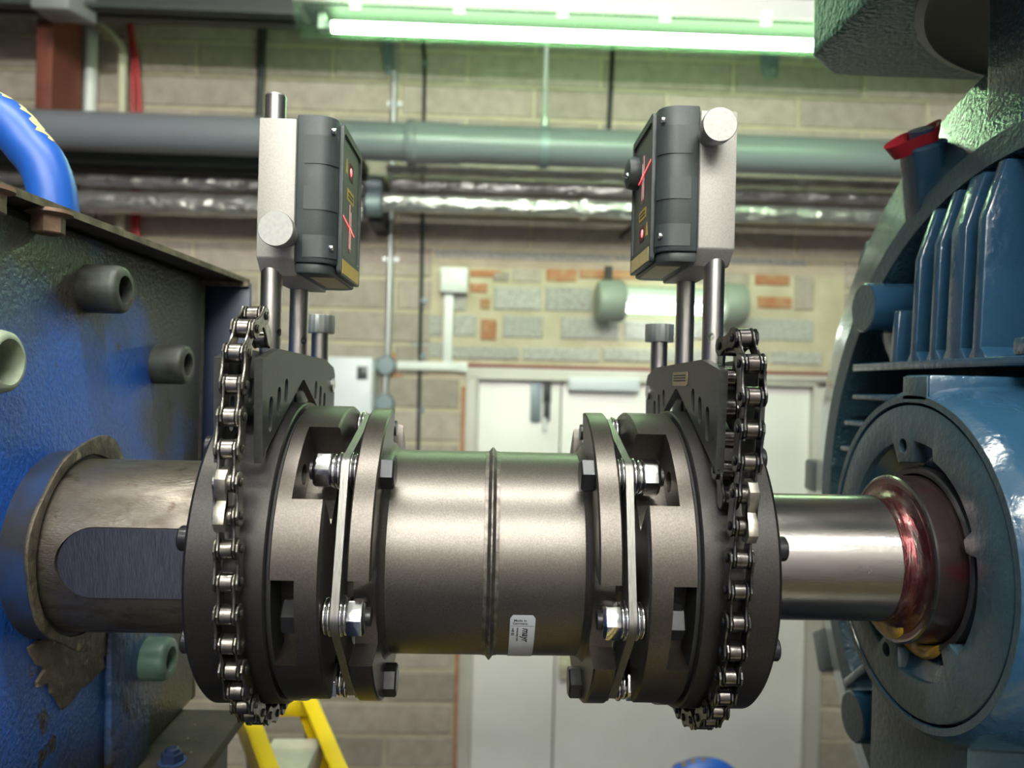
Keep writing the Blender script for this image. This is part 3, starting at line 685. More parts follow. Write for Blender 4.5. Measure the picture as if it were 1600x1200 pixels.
def make_chain(path, label, skip=None, first_inner=True, src=LIGHT):
    ch = empty('roller_chain', path[0], label, 'chain', 'chains wrapped round the coupling')
    pins = walk(path); ex = V(1, 0, 0)
    for k in range(len(pins) - 1):
        a, b = pins[k], pins[k + 1]; t = (b - a).normalized(); z = ex.cross(t).normalized(); x = t.cross(z)
        inner = (k % 2 == 0) == first_inner
        if skip and k in skip: continue
        l = inst(src[0] if inner else src[1], ch, frame(x, t, z, (a + b) / 2))
        if inner:
            for p in (-6.35, 6.35):
                r = src[2].copy(); COL.objects.link(r); r.parent = l; r.location = (0, p * S, 0)
    return ch, pins
RC = 74.5
def arc(x, a0, a1, n=40, r=RC): return [V(x, *pol(r, a0 + (a1 - a0) * i / n)) for i in range(n + 1)]
# left chain: far hook > under the rings > up the near side > over the bracket
pl = [V(-99, 72, 80), V(-99, 74, 60)] + arc(-98.6, -205, 3, 60) + [V(-98.8, -75.0, 20), V(-99.6, -75.0, 45), V(-100, -71.5, 64), V(-100.2, -68, 82), V(-100.2, -65.5, 93), V(-99.6, -57, 102.5), V(-99.2, -46.5, 107.5), V(-98.6, -40, 100), V(-98.2, -34, 88)]
chl, pins_l = make_chain(pl, 'left roller chain holding the bracket on the left coupling hub', skip=())
pr = [V(99, 74, 80), V(99, 75, 60)] + arc(98.6, -205, 0, 60) + [V(98.8, -75.5, 15), V(99.6, -77, 40), V(100.4, -78.5, 62), V(100.6, -80, 78), V(100.4, -79.5, 90), V(99.6, -72, 101), V(98.6, -61, 104.5), V(98.2, -57, 92), V(98, -59, 80), V(97.8, -60, 62), V(97.5, -60, 47), V(97, -66, 37), V(97, -69.5, 28)]
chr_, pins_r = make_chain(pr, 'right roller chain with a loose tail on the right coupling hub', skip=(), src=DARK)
# open hooks that grip the chain on the near side
def hook(s, ch, pin_top, pin_bot):
    e = (pin_bot - pin_top); L = e.length; t = e.normalized(); o = V(1, 0, 0).cross(t).normalized()
    if o.y > 0: o = -o                                   # outwards, to the camera side
    def P(d, h): q = pin_top + t * d + o * h; return (q.y, q.z)
    body = [(-6.0, -1.5), (-5.2, 3.2), (-2.0, 6.0), (3.0, 5.6), (6.0, 3.0), (10, 1.6), (L - 9, 1.2), (L - 6.5, 2.4), (L - 3.0, 5.6), (L + 2.2, 6.6), (L + 5.6, 4.0), (L + 6.0, -.8),
            (L + 3.6, -3.0), (L + 2.6, 1.6), (L + .2, 2.8), (L - 2.6, .8), (L - 4.4, -2.6), (L - 10, -3.4), (9, -3.2), (4.6, -3.6), (2.4, -2.4), (.6, 2.2), (-2.2, 1.6), (-3.2, -2.2)]
    x0, x1 = ((pin_top.x - 3.4, pin_top.x + .8) if s < 0 else (pin_top.x + .2, pin_top.x + 4.0))
    MB().prism([P(*q) for q in body], 'x', x0, x1).build('hook', MT['hook'], ch, bev=.4)
def near_pin(pins, z, lim): return min(range(lim), key=lambda i: abs(pins[i].z - z) + (1000 if pins[i].y > 0 else 0))

# ================================================================== V-shaped chain brackets with rods
def bracket(s, xi, xo, label, ztop, ypl):
    """xi / xo: plate faces towards / away from the coupling's middle"""
    b = empty('chain_bracket', (s * (xi + xo) / 2, 0, 66), label, 'bracket', 'V brackets on the coupling hubs')
    xr = s * (99.0 if s < 0 else 101.0)
    ya, yb = ypl
    poly = [(ya, 88.6), (-40, 93.6), (52, 92.0), (yb - 4, 88), (yb, 84), (yb - 1, 52), (yb - 9, 50), (6, 80.5), (2, 80.5), (-58.5, 50.2), (ya + 3, 46.5)]
    for xa, xb, nm in ((xi, xi + 3.4, 'side_plate'), (xo - 3.4, xo, 'side_plate')):
        p = MB().prism(poly, 'x', s * xa, s * xb).build(nm, MT['anod'], b)
        c = MB()
        for y, z0, z1 in ((-50.5, 58.5, 73.5), (-38.5, 65, 77.5), (-27, 70, 81), (31, 70.5, 80.2), (42, 66, 77.5), (52, 60, 74)):
            d = -.10; n = 6; pts = []
            hw = 2.7
            for i in range(n + 1): a = PI * i / n; pts.append((y + hw * cos(a), z1 - hw + hw * sin(a)))
            for i in range(n + 1): a = PI + PI * i / n; pts.append((y - .8 + hw * cos(a), z0 + hw + hw * sin(a)))
            c.prism(pts, 'x', s * (xa - 2), s * (xb + 2))
        cut(p, c)
    MB().box(s * (xi + 3.4), s * (xo - 3.4), -42, 52, 80.5, 91).build('cross_block', MT['anod'], b, bev=.6)
    for y in (ya + 4, ): MB().cyl((s * (xi - 1), yb - 7, 78), (s * (xo + 1), yb - 7, 78), 4.0, n=20).build('end_pin', MT['rod'], b)
    for y, zt in ((-25, ztop), (25, ztop - 4)):
        r = MB().lathe((xr, y, 88), (0, 0, 1), [(0, 4.75), (zt - 89, 4.75), (zt - 88, 4.0)], 32).build('rod', MT['rod'], b)
        hx = .95 if s < 0 else -.45
        dr = V(hx * (1 if y < 0 else .8), -math.sqrt(1 - hx * hx * (1 if y < 0 else .64)), 0)
        zc = 101.5 if s < 0 else 104.5
        if s > 0 and y > 0: continue
        cc = V(xr, y, zc if y < 0 else 100.5)
        cut(r, MB().cyl(cc - dr * 9, cc + dr * 9, 1.75, n=16))
    # knurled tension knob at the far end
    yk, zk = 73, 107.5
    n = 40; pts = [(s * 98.5 + (8.4 if i % 2 else 8.0) * cos(2 * PI * i / n), yk + (8.4 if i % 2 else 8.0) * sin(2 * PI * i / n)) for i in range(n)]
    kn = MB().prism(pts, 'z', zk, zk + 10.5).build('knob', MT['galv'], b, bev=.4, flat=False)
    MB().cyl((s * 98.5, yk, 82), (s * 98.5, yk, zk), 4.9, n=20).build('tension_screw', MT['rod'], b)
    return b
bkl = bracket(-1, 90.7, 110, 'black V bracket with two steel rods chained to the left coupling hub', 208, (-64, 79))
bkr = bracket(1, 92.0, 111, 'black V bracket with a small bronze label chained to the right coupling hub', 196, (-67, 76))
def on_pl(u, v): p = on_x(91.9, u, v); return p.y, p.z
y0, z1 = on_pl(1052, 582); y1, z0 = on_pl(1074, 603)
lb = MB().prism(rrect(min(y0, y1), max(y0, y1), z0, z1, 1.6), 'x', 91.55, 92.1).build('label_plate', MT['tan2'], bkr)
for i in range(3): MB().box(91.4, 91.6, min(y0, y1) + 2.5, max(y0, y1) - 2.5, z0 + 2.2 + i * 1.25, z0 + 2.8 + i * 1.25).build('print', MT['ink'], lb)
it = near_pin(pins_l, 39, 34); hook(-1, chl, pins_l[it], pins_l[it - 1])
it = near_pin(pins_r, 35, 31); hook(1, chr_, pins_r[it], pins_r[it - 1])

# ================================================================== laser measuring units
def laser_unit(s, z0, z1, label, xb0, xb1, xf):
    """z0..z1 the grey block; xb0..xb1 its width along the shaft, xf the sensor face"""
    u = empty('laser_unit', (s * (xb0 + xf) / 2, 0, z0 - 6), label, 'laser unit', 'laser measuring units on the rods')
    xr = s * (99.0 if s < 0 else 101.0)
    cz = 7
    prof = [(-34, z0), (-34, z1), (34, z1), (34, z0 - cz), (-26, z0 - cz)]
    bl = MB().prism(prof, 'x', s * xb0, s * xb1).build('mounting_block', MT['block'], u, bev=.7)
    c = MB()
    for y in (-25, 25): c.cyl((xr, y, z0 - 20), (xr, y, z1 + 20), 4.85, n=32)
    cut(bl, c)
    # dark plastic housing: outline in plan, rounded towards the sensor face
    def outl(g=0.0):
        r = 8.5; x1 = xf - g; o = [(xb1, -33 - g)]
        for i in range(7): a = -PI / 2 + PI / 2 * i / 6; o.append((x1 + r - (r) * sin(PI / 2 * i / 6) , -33 - g + r - r * cos(PI / 2 * i / 6)))
        o += [(x, -y) for x, y in o[:0:-1]] + [(xb1, 33 + g)]
        return o
    H0, H1 = z0 - 6.0, z1 + 2.5
    o_ = [(s * x, y) for x, y in outl()]
    hs = MB()
    hs.prism([(s * x, y) for x, y in outl()], 'z', H0 + 4.5, H1)
    h = hs.build('housing', MT['case'], u, bev=1.0)
    sk = [(s * x, y * (1.0)) for x, y in outl(-1.2)]
    MB().prism(sk, 'z', H0, H0 + 4.5).build('bottom_skirt', MT['case'], u, bev=.8)
    # raised grip pads that run round the near corner
    H = H1 - H0
    for f0, f1 in ((.13, .31), (.455, .60), (.76, .90)):
        za, zb = (H1 - H * f1, H1 - H * f0)
        a = outl(.35)[:7]; a[0] = (xb1 - 3.5, a[0][1]); i2 = outl(-.6)[:7]; i2[0] = (xb1 - 3.5, i2[0][1])
        p = MB().prism([(s * x, y) for x, y in a] + [(s * x, y) for x, y in i2[::-1]], 'z', za, zb)
        p.build('grip_pad', MT['case'], u, ang=22)
    for zz in (H1 - 6.5, H0 + 11.5):
        MB().cyl((s * (xf + 2.6), -30.9, zz), (s * (xf + .7), -30.9, zz), 1.3, n=14).build('case_screw', MT['chrome'], u, bev=.3)
    # face plate with its windows
    fx = s * xf
    def fbox(mb, y0, y1, za, zb, d0, d1): return mb.box(fx - s * d0, fx - s * d1, y0, y1, za, zb)
    fr = MB().ringprism([(y, z) for y, z in rrect(-24.4, 24.4, H0 + 1, H1 - .6, 2.5)], [(y, z) for y, z in rrect(-21.8, 21.8, H0 + 10.5, H1 - 4, 2.0)], 'x', fx + s * .5, fx - s * 1.5)
    fr.build('face_rim', MT['case'], u)
    MB().prism(rrect(-21.9, 21.9, H0 + 10.4, H1 - 3.9, 2.0), 'x', fx + s * .2, fx - s * .5).build('face_plate', MT['face'], u)
    zs0, zs1 = (H0 + 14.5, H0 + 38.5) if s < 0 else (H1 - 37, H1 - 13)       # tall aperture
    zw0, zw1 = (H1 - 20.5, H1 - 12.5) if s < 0 else (H0 + 14.5, H0 + 22.0)   # small laser window
    zl0, zl1 = (H1 - 31.0, H1 - 25.5) if s < 0 else (H0 + 25, H0 + 30)       # warning label
    yc = 0
    w = MB().prism(rrect(yc - 2.6, yc + 2.6, zs0, zs1, 1.2), 'x', fx - s * .45, fx - s * .7).build('detector_slot', MT['red_win'], u)
    MB().box(fx - s * .7, fx - s * .8, yc - 2.0, yc - 1.5, zs0 + 2, zs1 - 1).box(fx - s * .7, fx - s * .8, yc + 1.5, yc + 1.9, zs0 + 2, zs1 - 4).build('laser_glow', MT['red_faint'], w)
    zc_ = zs0 + (zs1 - zs0) * (.47 if s < 0 else .56)
    rot = Matrix.Rotation(rad(-9), 4, 'X')
    MB().obox((fx - s * .9, yc - 6, zc_ + 1), (.12, 16, .26), rot).build('laser_line', MT['red_laser'], w)
    MB().obox((fx - s * .95, yc + .5, zc_), (.12, 2.4, .5), rot).build('laser_line', MT['red_laser'], w)
    w = MB().prism(rrect(yc - 4.5, yc + 5.5, zw0, zw1, .8), 'x', fx - s * .45, fx - s * .75).build('laser_window', MT['red_win'], u)
    MB().lathe((fx - s * .75, yc - 1, (zw0 + zw1) / 2), (-s, 0, 0), [(0, 2.0), (.2, 1.9)], 14).build('laser_glow', MT['red_laser'], w)
    w = MB().prism(rrect(yc - 8, yc + 8, zl0, zl1, .5), 'x', fx - s * .45, fx - s * .65).build('warning_label', MT['yellow'], u)
    for i in range(2): MB().box(fx - s * .66, fx - s * .7, yc - 6.3, yc + 6.3, zl0 + 1.2 + 1.7 * i, zl0 + 2.2 + 1.7 * i).build('print', MT['ink'], w)
    MB().prism([(yc - 13, zw0 + 1), (yc - 8, zw0 + 1), (yc - 10.5, zw1)], 'x', fx - s * .45, fx - s * .65).build('warning_triangle', MT['yellow'], u)
    # label strips on the underside and lower edge
    m = MT['yellow'] if s < 0 else MT['tan']
    MB().box(s * (xf + 2.5), s * (xb1 - 4), -19, 19, H0 - .25, H0 + .2).build('underside_label', MT['tan'], u)
    MB().box(fx - s * .55, fx - s * 1.7, -21, 21, H0 + 2.0, H0 + 8.4).build('lower_label', m, u)
    # round clamp knob on the near side
    zk = z0 + 9.8 if s < 0 else z1 - 11.4
    xk = s * (xb0 + xb1) / 2 + (4.4 if s < 0 else -4.2)
    MB().lathe((xk, -33.5, zk), (0, -1, 0), [(0, 5.2), (9, 5.2), (9.2, 6.4), (9.8, 7.2), (15.5, 7.5), (16, 7.2), (16, 0)], 36).build('clamp_knob', MT['alu'], u)
    if s > 0:
        e = on_x(xf - 3.5, 990, 268)
        k = MB().lathe((xf + .5, e.y + 4, e.z), (-1, 0, 0), [(0, 7.8), (3, 8.4), (6.2, 7.6), (7.2, 5.0)], 28)
        k.build('shutter_knob', MT['case'], u)
        MB().lathe((xf - 6.2, e.y + .2, e.z - 2.2), (-.6, -.8, 0), [(0, 1.2), (.8, 1.5), (1.5, 1.1), (1.8, .2)], 14).build('shutter_stud', MT['chrome'], u, ang=70)
    return u
laser_unit(-1, 133.6, 194.8, 'left laser unit, clamp knob low on its grey block', 103.6, 87.3, 70.0)
laser_unit(1, 143.4, 204.8, 'right laser unit, clamp knob at the top of its grey block', 107.4, 90.9, 73.0)

# ================================================================== the pump (left)
XP = -205.0
pu = empty('pump', (-320, -60, -150), 'big grimy blue cast pump casing with a thick keyed shaft', 'pump')
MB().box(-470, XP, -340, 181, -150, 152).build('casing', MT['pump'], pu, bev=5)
# thickened boss round the shaft hole, lumpy with old paint
bo = []
nb = 72
for k in range(nb):
    a = 2 * PI * k / nb; w = 47.2 + 1.0 * sin(3 * a + 1) + .8 * sin(7 * a) + 5 * max(0, sin(a - .3)) ** 8 + 5 * max(0, cos(a - 4.5)) ** 16
    bo.append((-w * cos(a), w * sin(a)))
bi = [(-42.3 * cos(2 * PI * k / nb), 42.3 * sin(2 * PI * k / nb)) for k in range(nb)]
MB().ringprism(bo, bi, 'x', -191.5, -189.6).build('boss_rim', MT['grime'], pu, bev=.5)
MB().lathe((0, 0, 0), (1, 0, 0), [(-206, 42.3), (-206, 43.5), (-190.6, 44.5), (-190.6, 42.3)], 72, closed=True).build('shaft_boss', MT['boss'], pu)
MB().lathe((-191, 0, 0), (1, 0, 0), [(0, 40.4), (0, 42.2), (.3, 42.2), (.3, 40.4)], 48, closed=True).build('seal_gap', MT['groove'], pu)
# rib and shoulder on the lower half of the face
rb = MB(); rb.prism([(48, -52), (103, -58), (100, -149.5), (52, -149.5)], 'x', XP - 2, XP + 4.5)
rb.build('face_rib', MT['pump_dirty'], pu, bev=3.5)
cr = []
for i in range(44):
    a = 2 * PI * i / 44; w = 1 + .16 * sin(3 * a + .6) + .11 * sin(7 * a + 2) + .07 * sin(13 * a); cr.append((22 + 40 * w * cos(a), -60 + 19 * w * sin(a) - .12 * 40 * cos(a)))
MB().prism(cr, 'x', XP - 2, XP + 1.6).build('dirt_crust', MT['grime'], pu, bev=.8)
sf = MB().lathe((-300, 0, 0), (1, 0, 0), [(0, 40.3), (219, 40.3)], 96).build('shaft', MT['shaft_l'], pu)
key = [(-190, 15.2)] ; kw = []
n = 16
for i in range(n + 1): a = PI / 2 + PI * i / n; kw.append((-168.2 + 15.2 * cos(a), 15.2 * sin(a)))
kw += [(-70, -15.2), (-70, 15.2)]
cut(sf, MB().prism(kw, 'y', -60, -31.5))
kf = [(x * 1.0, z) for x, z in kw]
MB().prism([(-168.2 + 14.9 * cos(PI / 2 + PI * i / n), 14.9 * sin(PI / 2 + PI * i / n)) for i in range(n + 1)] + [(-84, -14.9), (-84, 14.9)], 'y', -38.5, -30.8).build('key', MT['keyfloor'], pu)
def cap_screw(y, z, L, m, r=12.6, mi='rust_in', socket=7.2):
    q = MB().lathe((XP - 2, y, z), (1, 0, 0), [(0, r), (L - 1.6, r), (L + .8, r - .7), (L + 2, r - 2.2), (L + 2, socket), (L - 8, socket), (L - 8, 0)], 40)
    o = q.build('cap_screw', MT[m], pu, ang=50)
    MB().cyl((XP + L - 10.4, y, z), (XP + L - 9.7, y, z), socket * .98, n=6).build('hex_socket', MT[mi], o)
    return o
cap_screw(23, 124, 19, 'scr', 12.2); cap_screw(-69, 84.8, 19, 'scr2', 12.4, socket=9.0); cap_screw(106, 88, 19, 'scr', 12.2, 'groove'); cap_screw(91, -88, 19, 'scr3', 12.6, 'groove')
# cover sheet with bolts under it, guard sheet at the far end
cv = MB().prism([(-470, -340), (-207.6, -340), (-186.5, 221), (-470, 221)], 'z', 153.2, 156.2).build('cover_sheet', MT['lid'], pu, bev=.4)
MB().prism([(-207.8, -340), (-206.9, -340), (-185.8, 221), (-186.7, 221)], 'z', 153.0, 156.5).build('sheet_edge', MT['lid_edge'], pu)
for y in (-24, -66):
    b = MB().lathe((-198.5, y, 153.2), (0, 0, -1), [(0, 9.6), (1.6, 9.8), (2.6, 7.0)], 24).build('flange_bolt', MT['rust'], pu)
    MB().lathe((-198.5, y, 150.8), (0, 0, -1), [(0, 6.8), (7.4, 6.8), (8, 6.2)], 6, rot=.3).build('hex_head', MT['rust'], b)
g = MB().box(-470, -183, 213, 217, -60, 152.8).build('guard_sheet', MT['navy'], pu, bev=.6)
MB().box(-226, -183.5, 208, 213, 149.6, 152.9).build('guard_flange', MT['lid_edge'], pu)
MB().box(-216, -206.5, 180, 187, -150, 151).build('corner_lip', MT['grime'], pu, bev=1)
# lifting handle on top: a bent tube in chipped blue paint
hp = [on_y(30, u, v) for u, v in ((88, 345), (82, 302), (67, 258), (47, 232), (22, 202), (-2, 183), (-40, 166), (-90, 158), (-150, 166))]
hp = [V(p.x, 30, p.z) for p in hp]
def smooth(P, k=6):
    out = []
    for i in range(len(P) - 1):
        p0, p1, p2, p3 = P[max(i - 1, 0)], P[i], P[i + 1], P[min(i + 2, len(P) - 1)]
        for j in range(k):
            t = j / k; out.append(.5 * ((2 * p1) + (p2 - p0) * t + (2 * p0 - 5 * p1 + 4 * p2 - p3) * t * t + (3 * p1 - p0 - 3 * p2 + p3) * t ** 3))
    return out + [P[-1]]
hp[0].z = 154
hs_ = smooth(hp)
dx = hs_[-1].x
hn = MB().sweep(hs_ + [V(dx - 30, 30, hs_[-1].z - 14), V(dx - 52, 30, hs_[-1].z - 50), V(dx - 58, 30, 154)], 11.6, 20).build('lifting_handle', MT['blue'], pu)
tag(hn, 'blue bent tube with yellowish bare patches')
def handle_patch(i0, i1, a0, a1):
    vs, fs = [], []; m = 5
    for q, i in enumerate(range(i0, i1 + 1)):
        t = (hs_[i + 1] - hs_[i - 1]).normalized(); out_ = V(t.z, 0, -t.x); out_ = out_ if out_.z > 0 else -out_; toward = V(0, -1, 0)
        sh_ = .16 * sin(q * 2.1) + .1 * sin(q * 5.3)
        for j in range(m + 1):
            a = a0 + sh_ + (a1 - a0) * j / m * (.45 + .55 * sin(PI * (q + .6) / (i1 - i0 + 1.2)))
            vs.append(hs_[i] + 11.75 * (cos(a) * out_ + sin(a) * toward))
    for q in range(i1 - i0):
        for j in range(m): fs.append((q * (m + 1) + j, q * (m + 1) + j + 1, (q + 1) * (m + 1) + j + 1, (q + 1) * (m + 1) + j))
    MB().add(vs, fs).build('bare_patch', MT['chip'], hn, ang=80)
handle_patch(15, 27, -.1, .42); handle_patch(29, 33, .0, .5)

# base under the pump
pb = empty('pump_plinth', (-320, -80, ZF), 'dirty steel ledge and plinth that carry the blue pump', 'plinth')
MB().box(-480, -164, -345, 166, -158, -150.2).build('ledge', MT['lid'], pb, bev=.6)
MB().box(-470, -174, -335, 160, ZF, -158).build('plinth', MT['navy'], pb)
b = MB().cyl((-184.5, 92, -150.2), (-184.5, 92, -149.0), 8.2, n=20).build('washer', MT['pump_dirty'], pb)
MB().lathe((-184.5, 92, -149.0), (0, 0, 1), [(0, 6.6), (4.6, 6.6), (5, 4.4), (7.0, 4.2), (7.6, 3.2)], 6).build('hex_bolt', MT['navy'], pb)
for (x, y, r) in ((-181, 120, 1.2), (-190, 141, 1.0), (-187, 122, .9), (-178, 104, .8)):
    MB().lathe((x, y, -150.2), (0, 0, 1), [(0, r), (r * .8, r * .8), (r * 1.2, .2)], 7).build('dirt_crumb', MT['lid_edge'], pb)

# ================================================================== the motor (right)
mo = empty('motor', (480, 0, -290), 'large teal blue electric motor with finned end shield and bare steel shaft', 'motor')
ax = (1, 0, 0)
es_ = MB().lathe((0, 0, 0), ax, [(262, 218), (262, 205), (266, 203.5), (318, 201), (318, 120), (300, 120), (300, 60), (420, 60), (420, 274), (283.5, 274), (281, 272.5), (263.2, 219.5)], 144, closed=True)
es_.build('end_shield', MT['motor_tex'], mo, ang=28)
MB().lathe((0, 0, 0), ax, [(261.6, 218.2), (261.6, 204.6), (262.4, 204.6), (262.4, 218.2)], 144, closed=True).build('rim_face', MT['motor_flat'], mo)
MB().lathe((0, 0, 0), ax, [(209.4, 76.6), (208.4, 77.2), (208.4, 80.2), (209.4, 80.8), (213, 83.5), (222, 85.5), (250, 86.5), (274, 90), (290, 102), (301, 126), (301, 76.6)], 120, closed=True).build('bearing_hub', MT['motor'], mo, ang=40)
MB().lathe((0, 0, 0), ax, [(208.2, 76.9), (208.2, 80.1), (208.7, 80.1), (208.7, 76.9)], 120, closed=True).build('hub_rim', MT['motor_flat'], mo)
MB().box(209, 300, -13.5, 9, 76, 90.2).build('grease_duct', MT['motor'], mo, bev=1.3)
MB().box(208.2, 209.4, -12.6, 8.2, 78, 89.4).build('duct_face', MT['motor_flat'], mo, bev=.3)
MB().box(212, 240, 9, 19, 76, 82).build('duct_lug', MT['motor'], mo, bev=2)
# webs of the end shield: a long ledge, upright fins above it, short level fins at the far side
MB().box(246, 318, -170, 141, 95.0, 100.5).build('ledge', MT['motor'], mo, bev=1.6)
def fin_up(y, t=3.2, x0=247):
    zt = math.sqrt(max(1, 203 ** 2 - y * y)) - 1
    q = MB(); q.prism([(x0, 99), (x0 + 2, zt - 30), (x0 + 12, zt), (318, zt), (318, 99)], 'y', y - t, y + t)
    q.prism([(y - t - 4, 100), (y + t + 4, 100), (y + t, 106), (y - t, 106)], 'x', x0 + .5, 318)
    q.build('fin', MT['motor'], mo, bev=1.2)
for y, t in ((69.5, 3.0), (50, 3.2), (11.5, 3.4)): fin_up(y, t)
fin_up(31, 6.4)
q = MB(); q.prism([(247, 99), (249, 132), (318, 132), (318, 99)], 'y', 88, 95); q.build('fin', MT['motor'], mo, bev=1.2)
MB().box(246.5, 318, -46, -16, 100, 109).build('drain_pad', MT['motor'], mo, bev=2.2)
for z, ya, yb in ((78, 60, 141), (60, 76, 152), (42, 92, 157)):
    MB().prism([(ya, z - 2.6), (yb, z - 1.8), (yb + 1.5, z), (yb, z + 1.8), (ya, z + 2.6)], 'x', 247, 318).build('fin', MT['motor'], mo, bev=1.2)
MB().obox((282, 118, -98), (35, 34, 3), Matrix.Rotation(rad(-38), 4, 'X')).build('fin', MT['motor'], mo, bev=1.5)
for y, z in ((126, 137), (128, -134)):
    b = MB().lathe((245.4, y, z), ax, [(0, 15.2), (.8, 16.2), (26, 16.6), (44, 18), (73, 22)], 36).build('boss', MT['motor'], mo, ang=40)
    MB().cyl((245.2, y, z), (245.6, y, z), 15.2, n=36).build('boss_face', MT['motor_flat'], b)
MB().prism([(110, 100), (132, 102), (150, 126), (140, 138), (112, 122)], 'x', 266, 318).build('boss_web', MT['motor'], mo, bev=3)
MB().prism([(-22, -76), (67, -72), (67, -300), (-22, -300)], 'x', 226, 318).build('foot_web', MT['motor_flat'], mo, bev=2)
MB().prism([(-30, -84), (-22, -84), (-22, -300), (-150, -300), (-120, -150)], 'x', 262, 318).build('foot_gusset', MT['motor'], mo, bev=4)
for deg, r0, r1, w in ((179, 268, 318, 14), (207, 268, 322, 17), (139, 268, 292, 12)):
    c, d = -cos(rad(deg)), sin(rad(deg)); er = V(0, c, d); et = V(0, -d, c); m = Matrix.Identity(3)
    for i in range(3): m[i][0], m[i][1], m[i][2] = (1, 0, 0)[i], er[i], et[i]
    MB().obox(V(303, 0, 0) + er * (r0 + r1) / 2, (14, (r1 - r0) / 2, w), m).build('flange_ear', MT['motor_flat'], mo, bev=3)
# seal cover with its cut-outs
cvo, cvi = [], []
n = 144
for k in range(n):
    a = 360 * k / n; cvo.append(pol(75.5, a))
    r = 52.5 if (a < 72 or a > 300) else 57.5
    def near(c, w): return abs((a - c + 180) % 360 - 180) < w
    if near(97, 9): r = 47.0
    if near(18, 5): r = 45.5
    if near(252, 9): r = 47.5
    if near(312, 6): r = 45.5
    if near(185, 9): r = 47.5
    cvi.append(pol(r, a))
cvr = MB().ringprism(cvo, cvi, 'x', 208.6, 217).build('seal_cover', MT['motor_flat'], mo, bev=.9, ang=30)
c = MB()
for dg, rr in ((98, 55.2), (250, 55.2)): y, z = pol(rr, dg); c.cyl((200, y, z), (214.5, y, z), 3.7, n=20)
cut(cvr, c)
MB().lathe((0, 0, 0), ax, [(216, 75.6), (211.5, 58.6), (213, 56.5), (217, 46), (219, 40), (248, 40), (248, 75.6)], 72, closed=True).build('seal_recess', MT['motor'], mo)
ms = MB().lathe((0, 0, 0), ax, [(60, 30.3), (193, 30.3), (196, 31), (198.6, 33.4), (198.9, 34)], 96).build('shaft', MT['shaft_r'], mo)
cut(ms, MB().prism([(x, y) for x, y in rrect(120, 178, -9, 9, 8.9, 8)], 'z', -40, -25))
MB().lathe((0, 0, 0), ax, [(189.5, 30.42), (193, 30.42), (195.6, 31.15), (198.2, 33.5), (198.7, 36), (199.1, 36), (199.1, 30), (189.5, 30)], 96, closed=True).build('preservative_film', MT['pink'], mo, ang=60)
MB().lathe((0, 0, 0), ax, [(199, 30), (199, 39.6), (199.5, 40.2), (201, 40.2), (203, 40.0), (213, 40.4), (226, 40.6), (226, 30)], 96, closed=True).build('shaft_collar', MT['collar'], mo)
MB().lathe((0, 0, 0), ax, [(213.5, 41), (212.6, 41.6), (212.2, 43.8), (213, 44.6), (224, 45), (224, 41)], 96, closed=True).build('seal_lip', MT['seal'], mo)
MB().lathe((0, 0, 0), ax, [(198.8, 38.6), (198.6, 39.6), (199.2, 40.4), (200.2, 40.4), (200.2, 38.6)], 96, closed=True).build('collar_edge', MT['shaft_r'], mo)
def smear(x, r0, r1, a0, a1, m, nm, seed, h=1.0):
    rg = random.Random(seed); vs, fs = [], []; n = 18; k = 5
    for i in range(n + 1):
        for j in range(k + 1):
            f = sin(PI * i / n) ** .5; r = r0 + (r1 - r0) * j / k * (.35 + .65 * f); y, z = pol(r, a0 + (a1 - a0) * i / n)
            edge = i in (0, n) or j in (0, k)
            vs.append((x - (0 if edge else h * (.4 + rg.random())), y, z))
    for i in range(n):
        for j in range(k): a = i * (k + 1) + j; fs.append((a, a + 1, a + k + 2, a + k + 1))
    MB().add(vs, fs).build(nm, MT[m], mo, ang=80)
smear(198.8, 30, 39.2, -128, -62, 'grease', 'grease', 1); smear(213, 41, 48, -118, -60, 'grease', 'grease', 2, 1.6)
rg = random.Random(5); vs, fs = [], []
# terminal box over the motor
tb = MB().prism([(206, -210), (206, 124), (233, 153), (640, 153), (640, -210)], 'z', 300, 480).build('terminal_box', MT['tbox'], mo, bev=4)
MB().lathe((378, -14, 301), (0, 0, -1), [(0, 158), (4, 158), (6, 153), (3, 148), (3, 100), (14, 0)], 96).build('box_flange', MT['gland'], mo)
MB().box(268, 420, -95, 42, 205, 312).build('box_neck', MT['motor_tex'], mo, bev=5)
MB().lathe((420, 0, 0), ax, [(0, 262), (420, 262)], 72).build('frame', MT['motor'], mo)
mbs = empty('motor_plinth', (560, 0, ZF), 'steel plinth under the teal blue motor', 'plinth')
MB().box(330, 820, -250, 250, ZF, -290).build('plinth', MT['navy'], mbs)
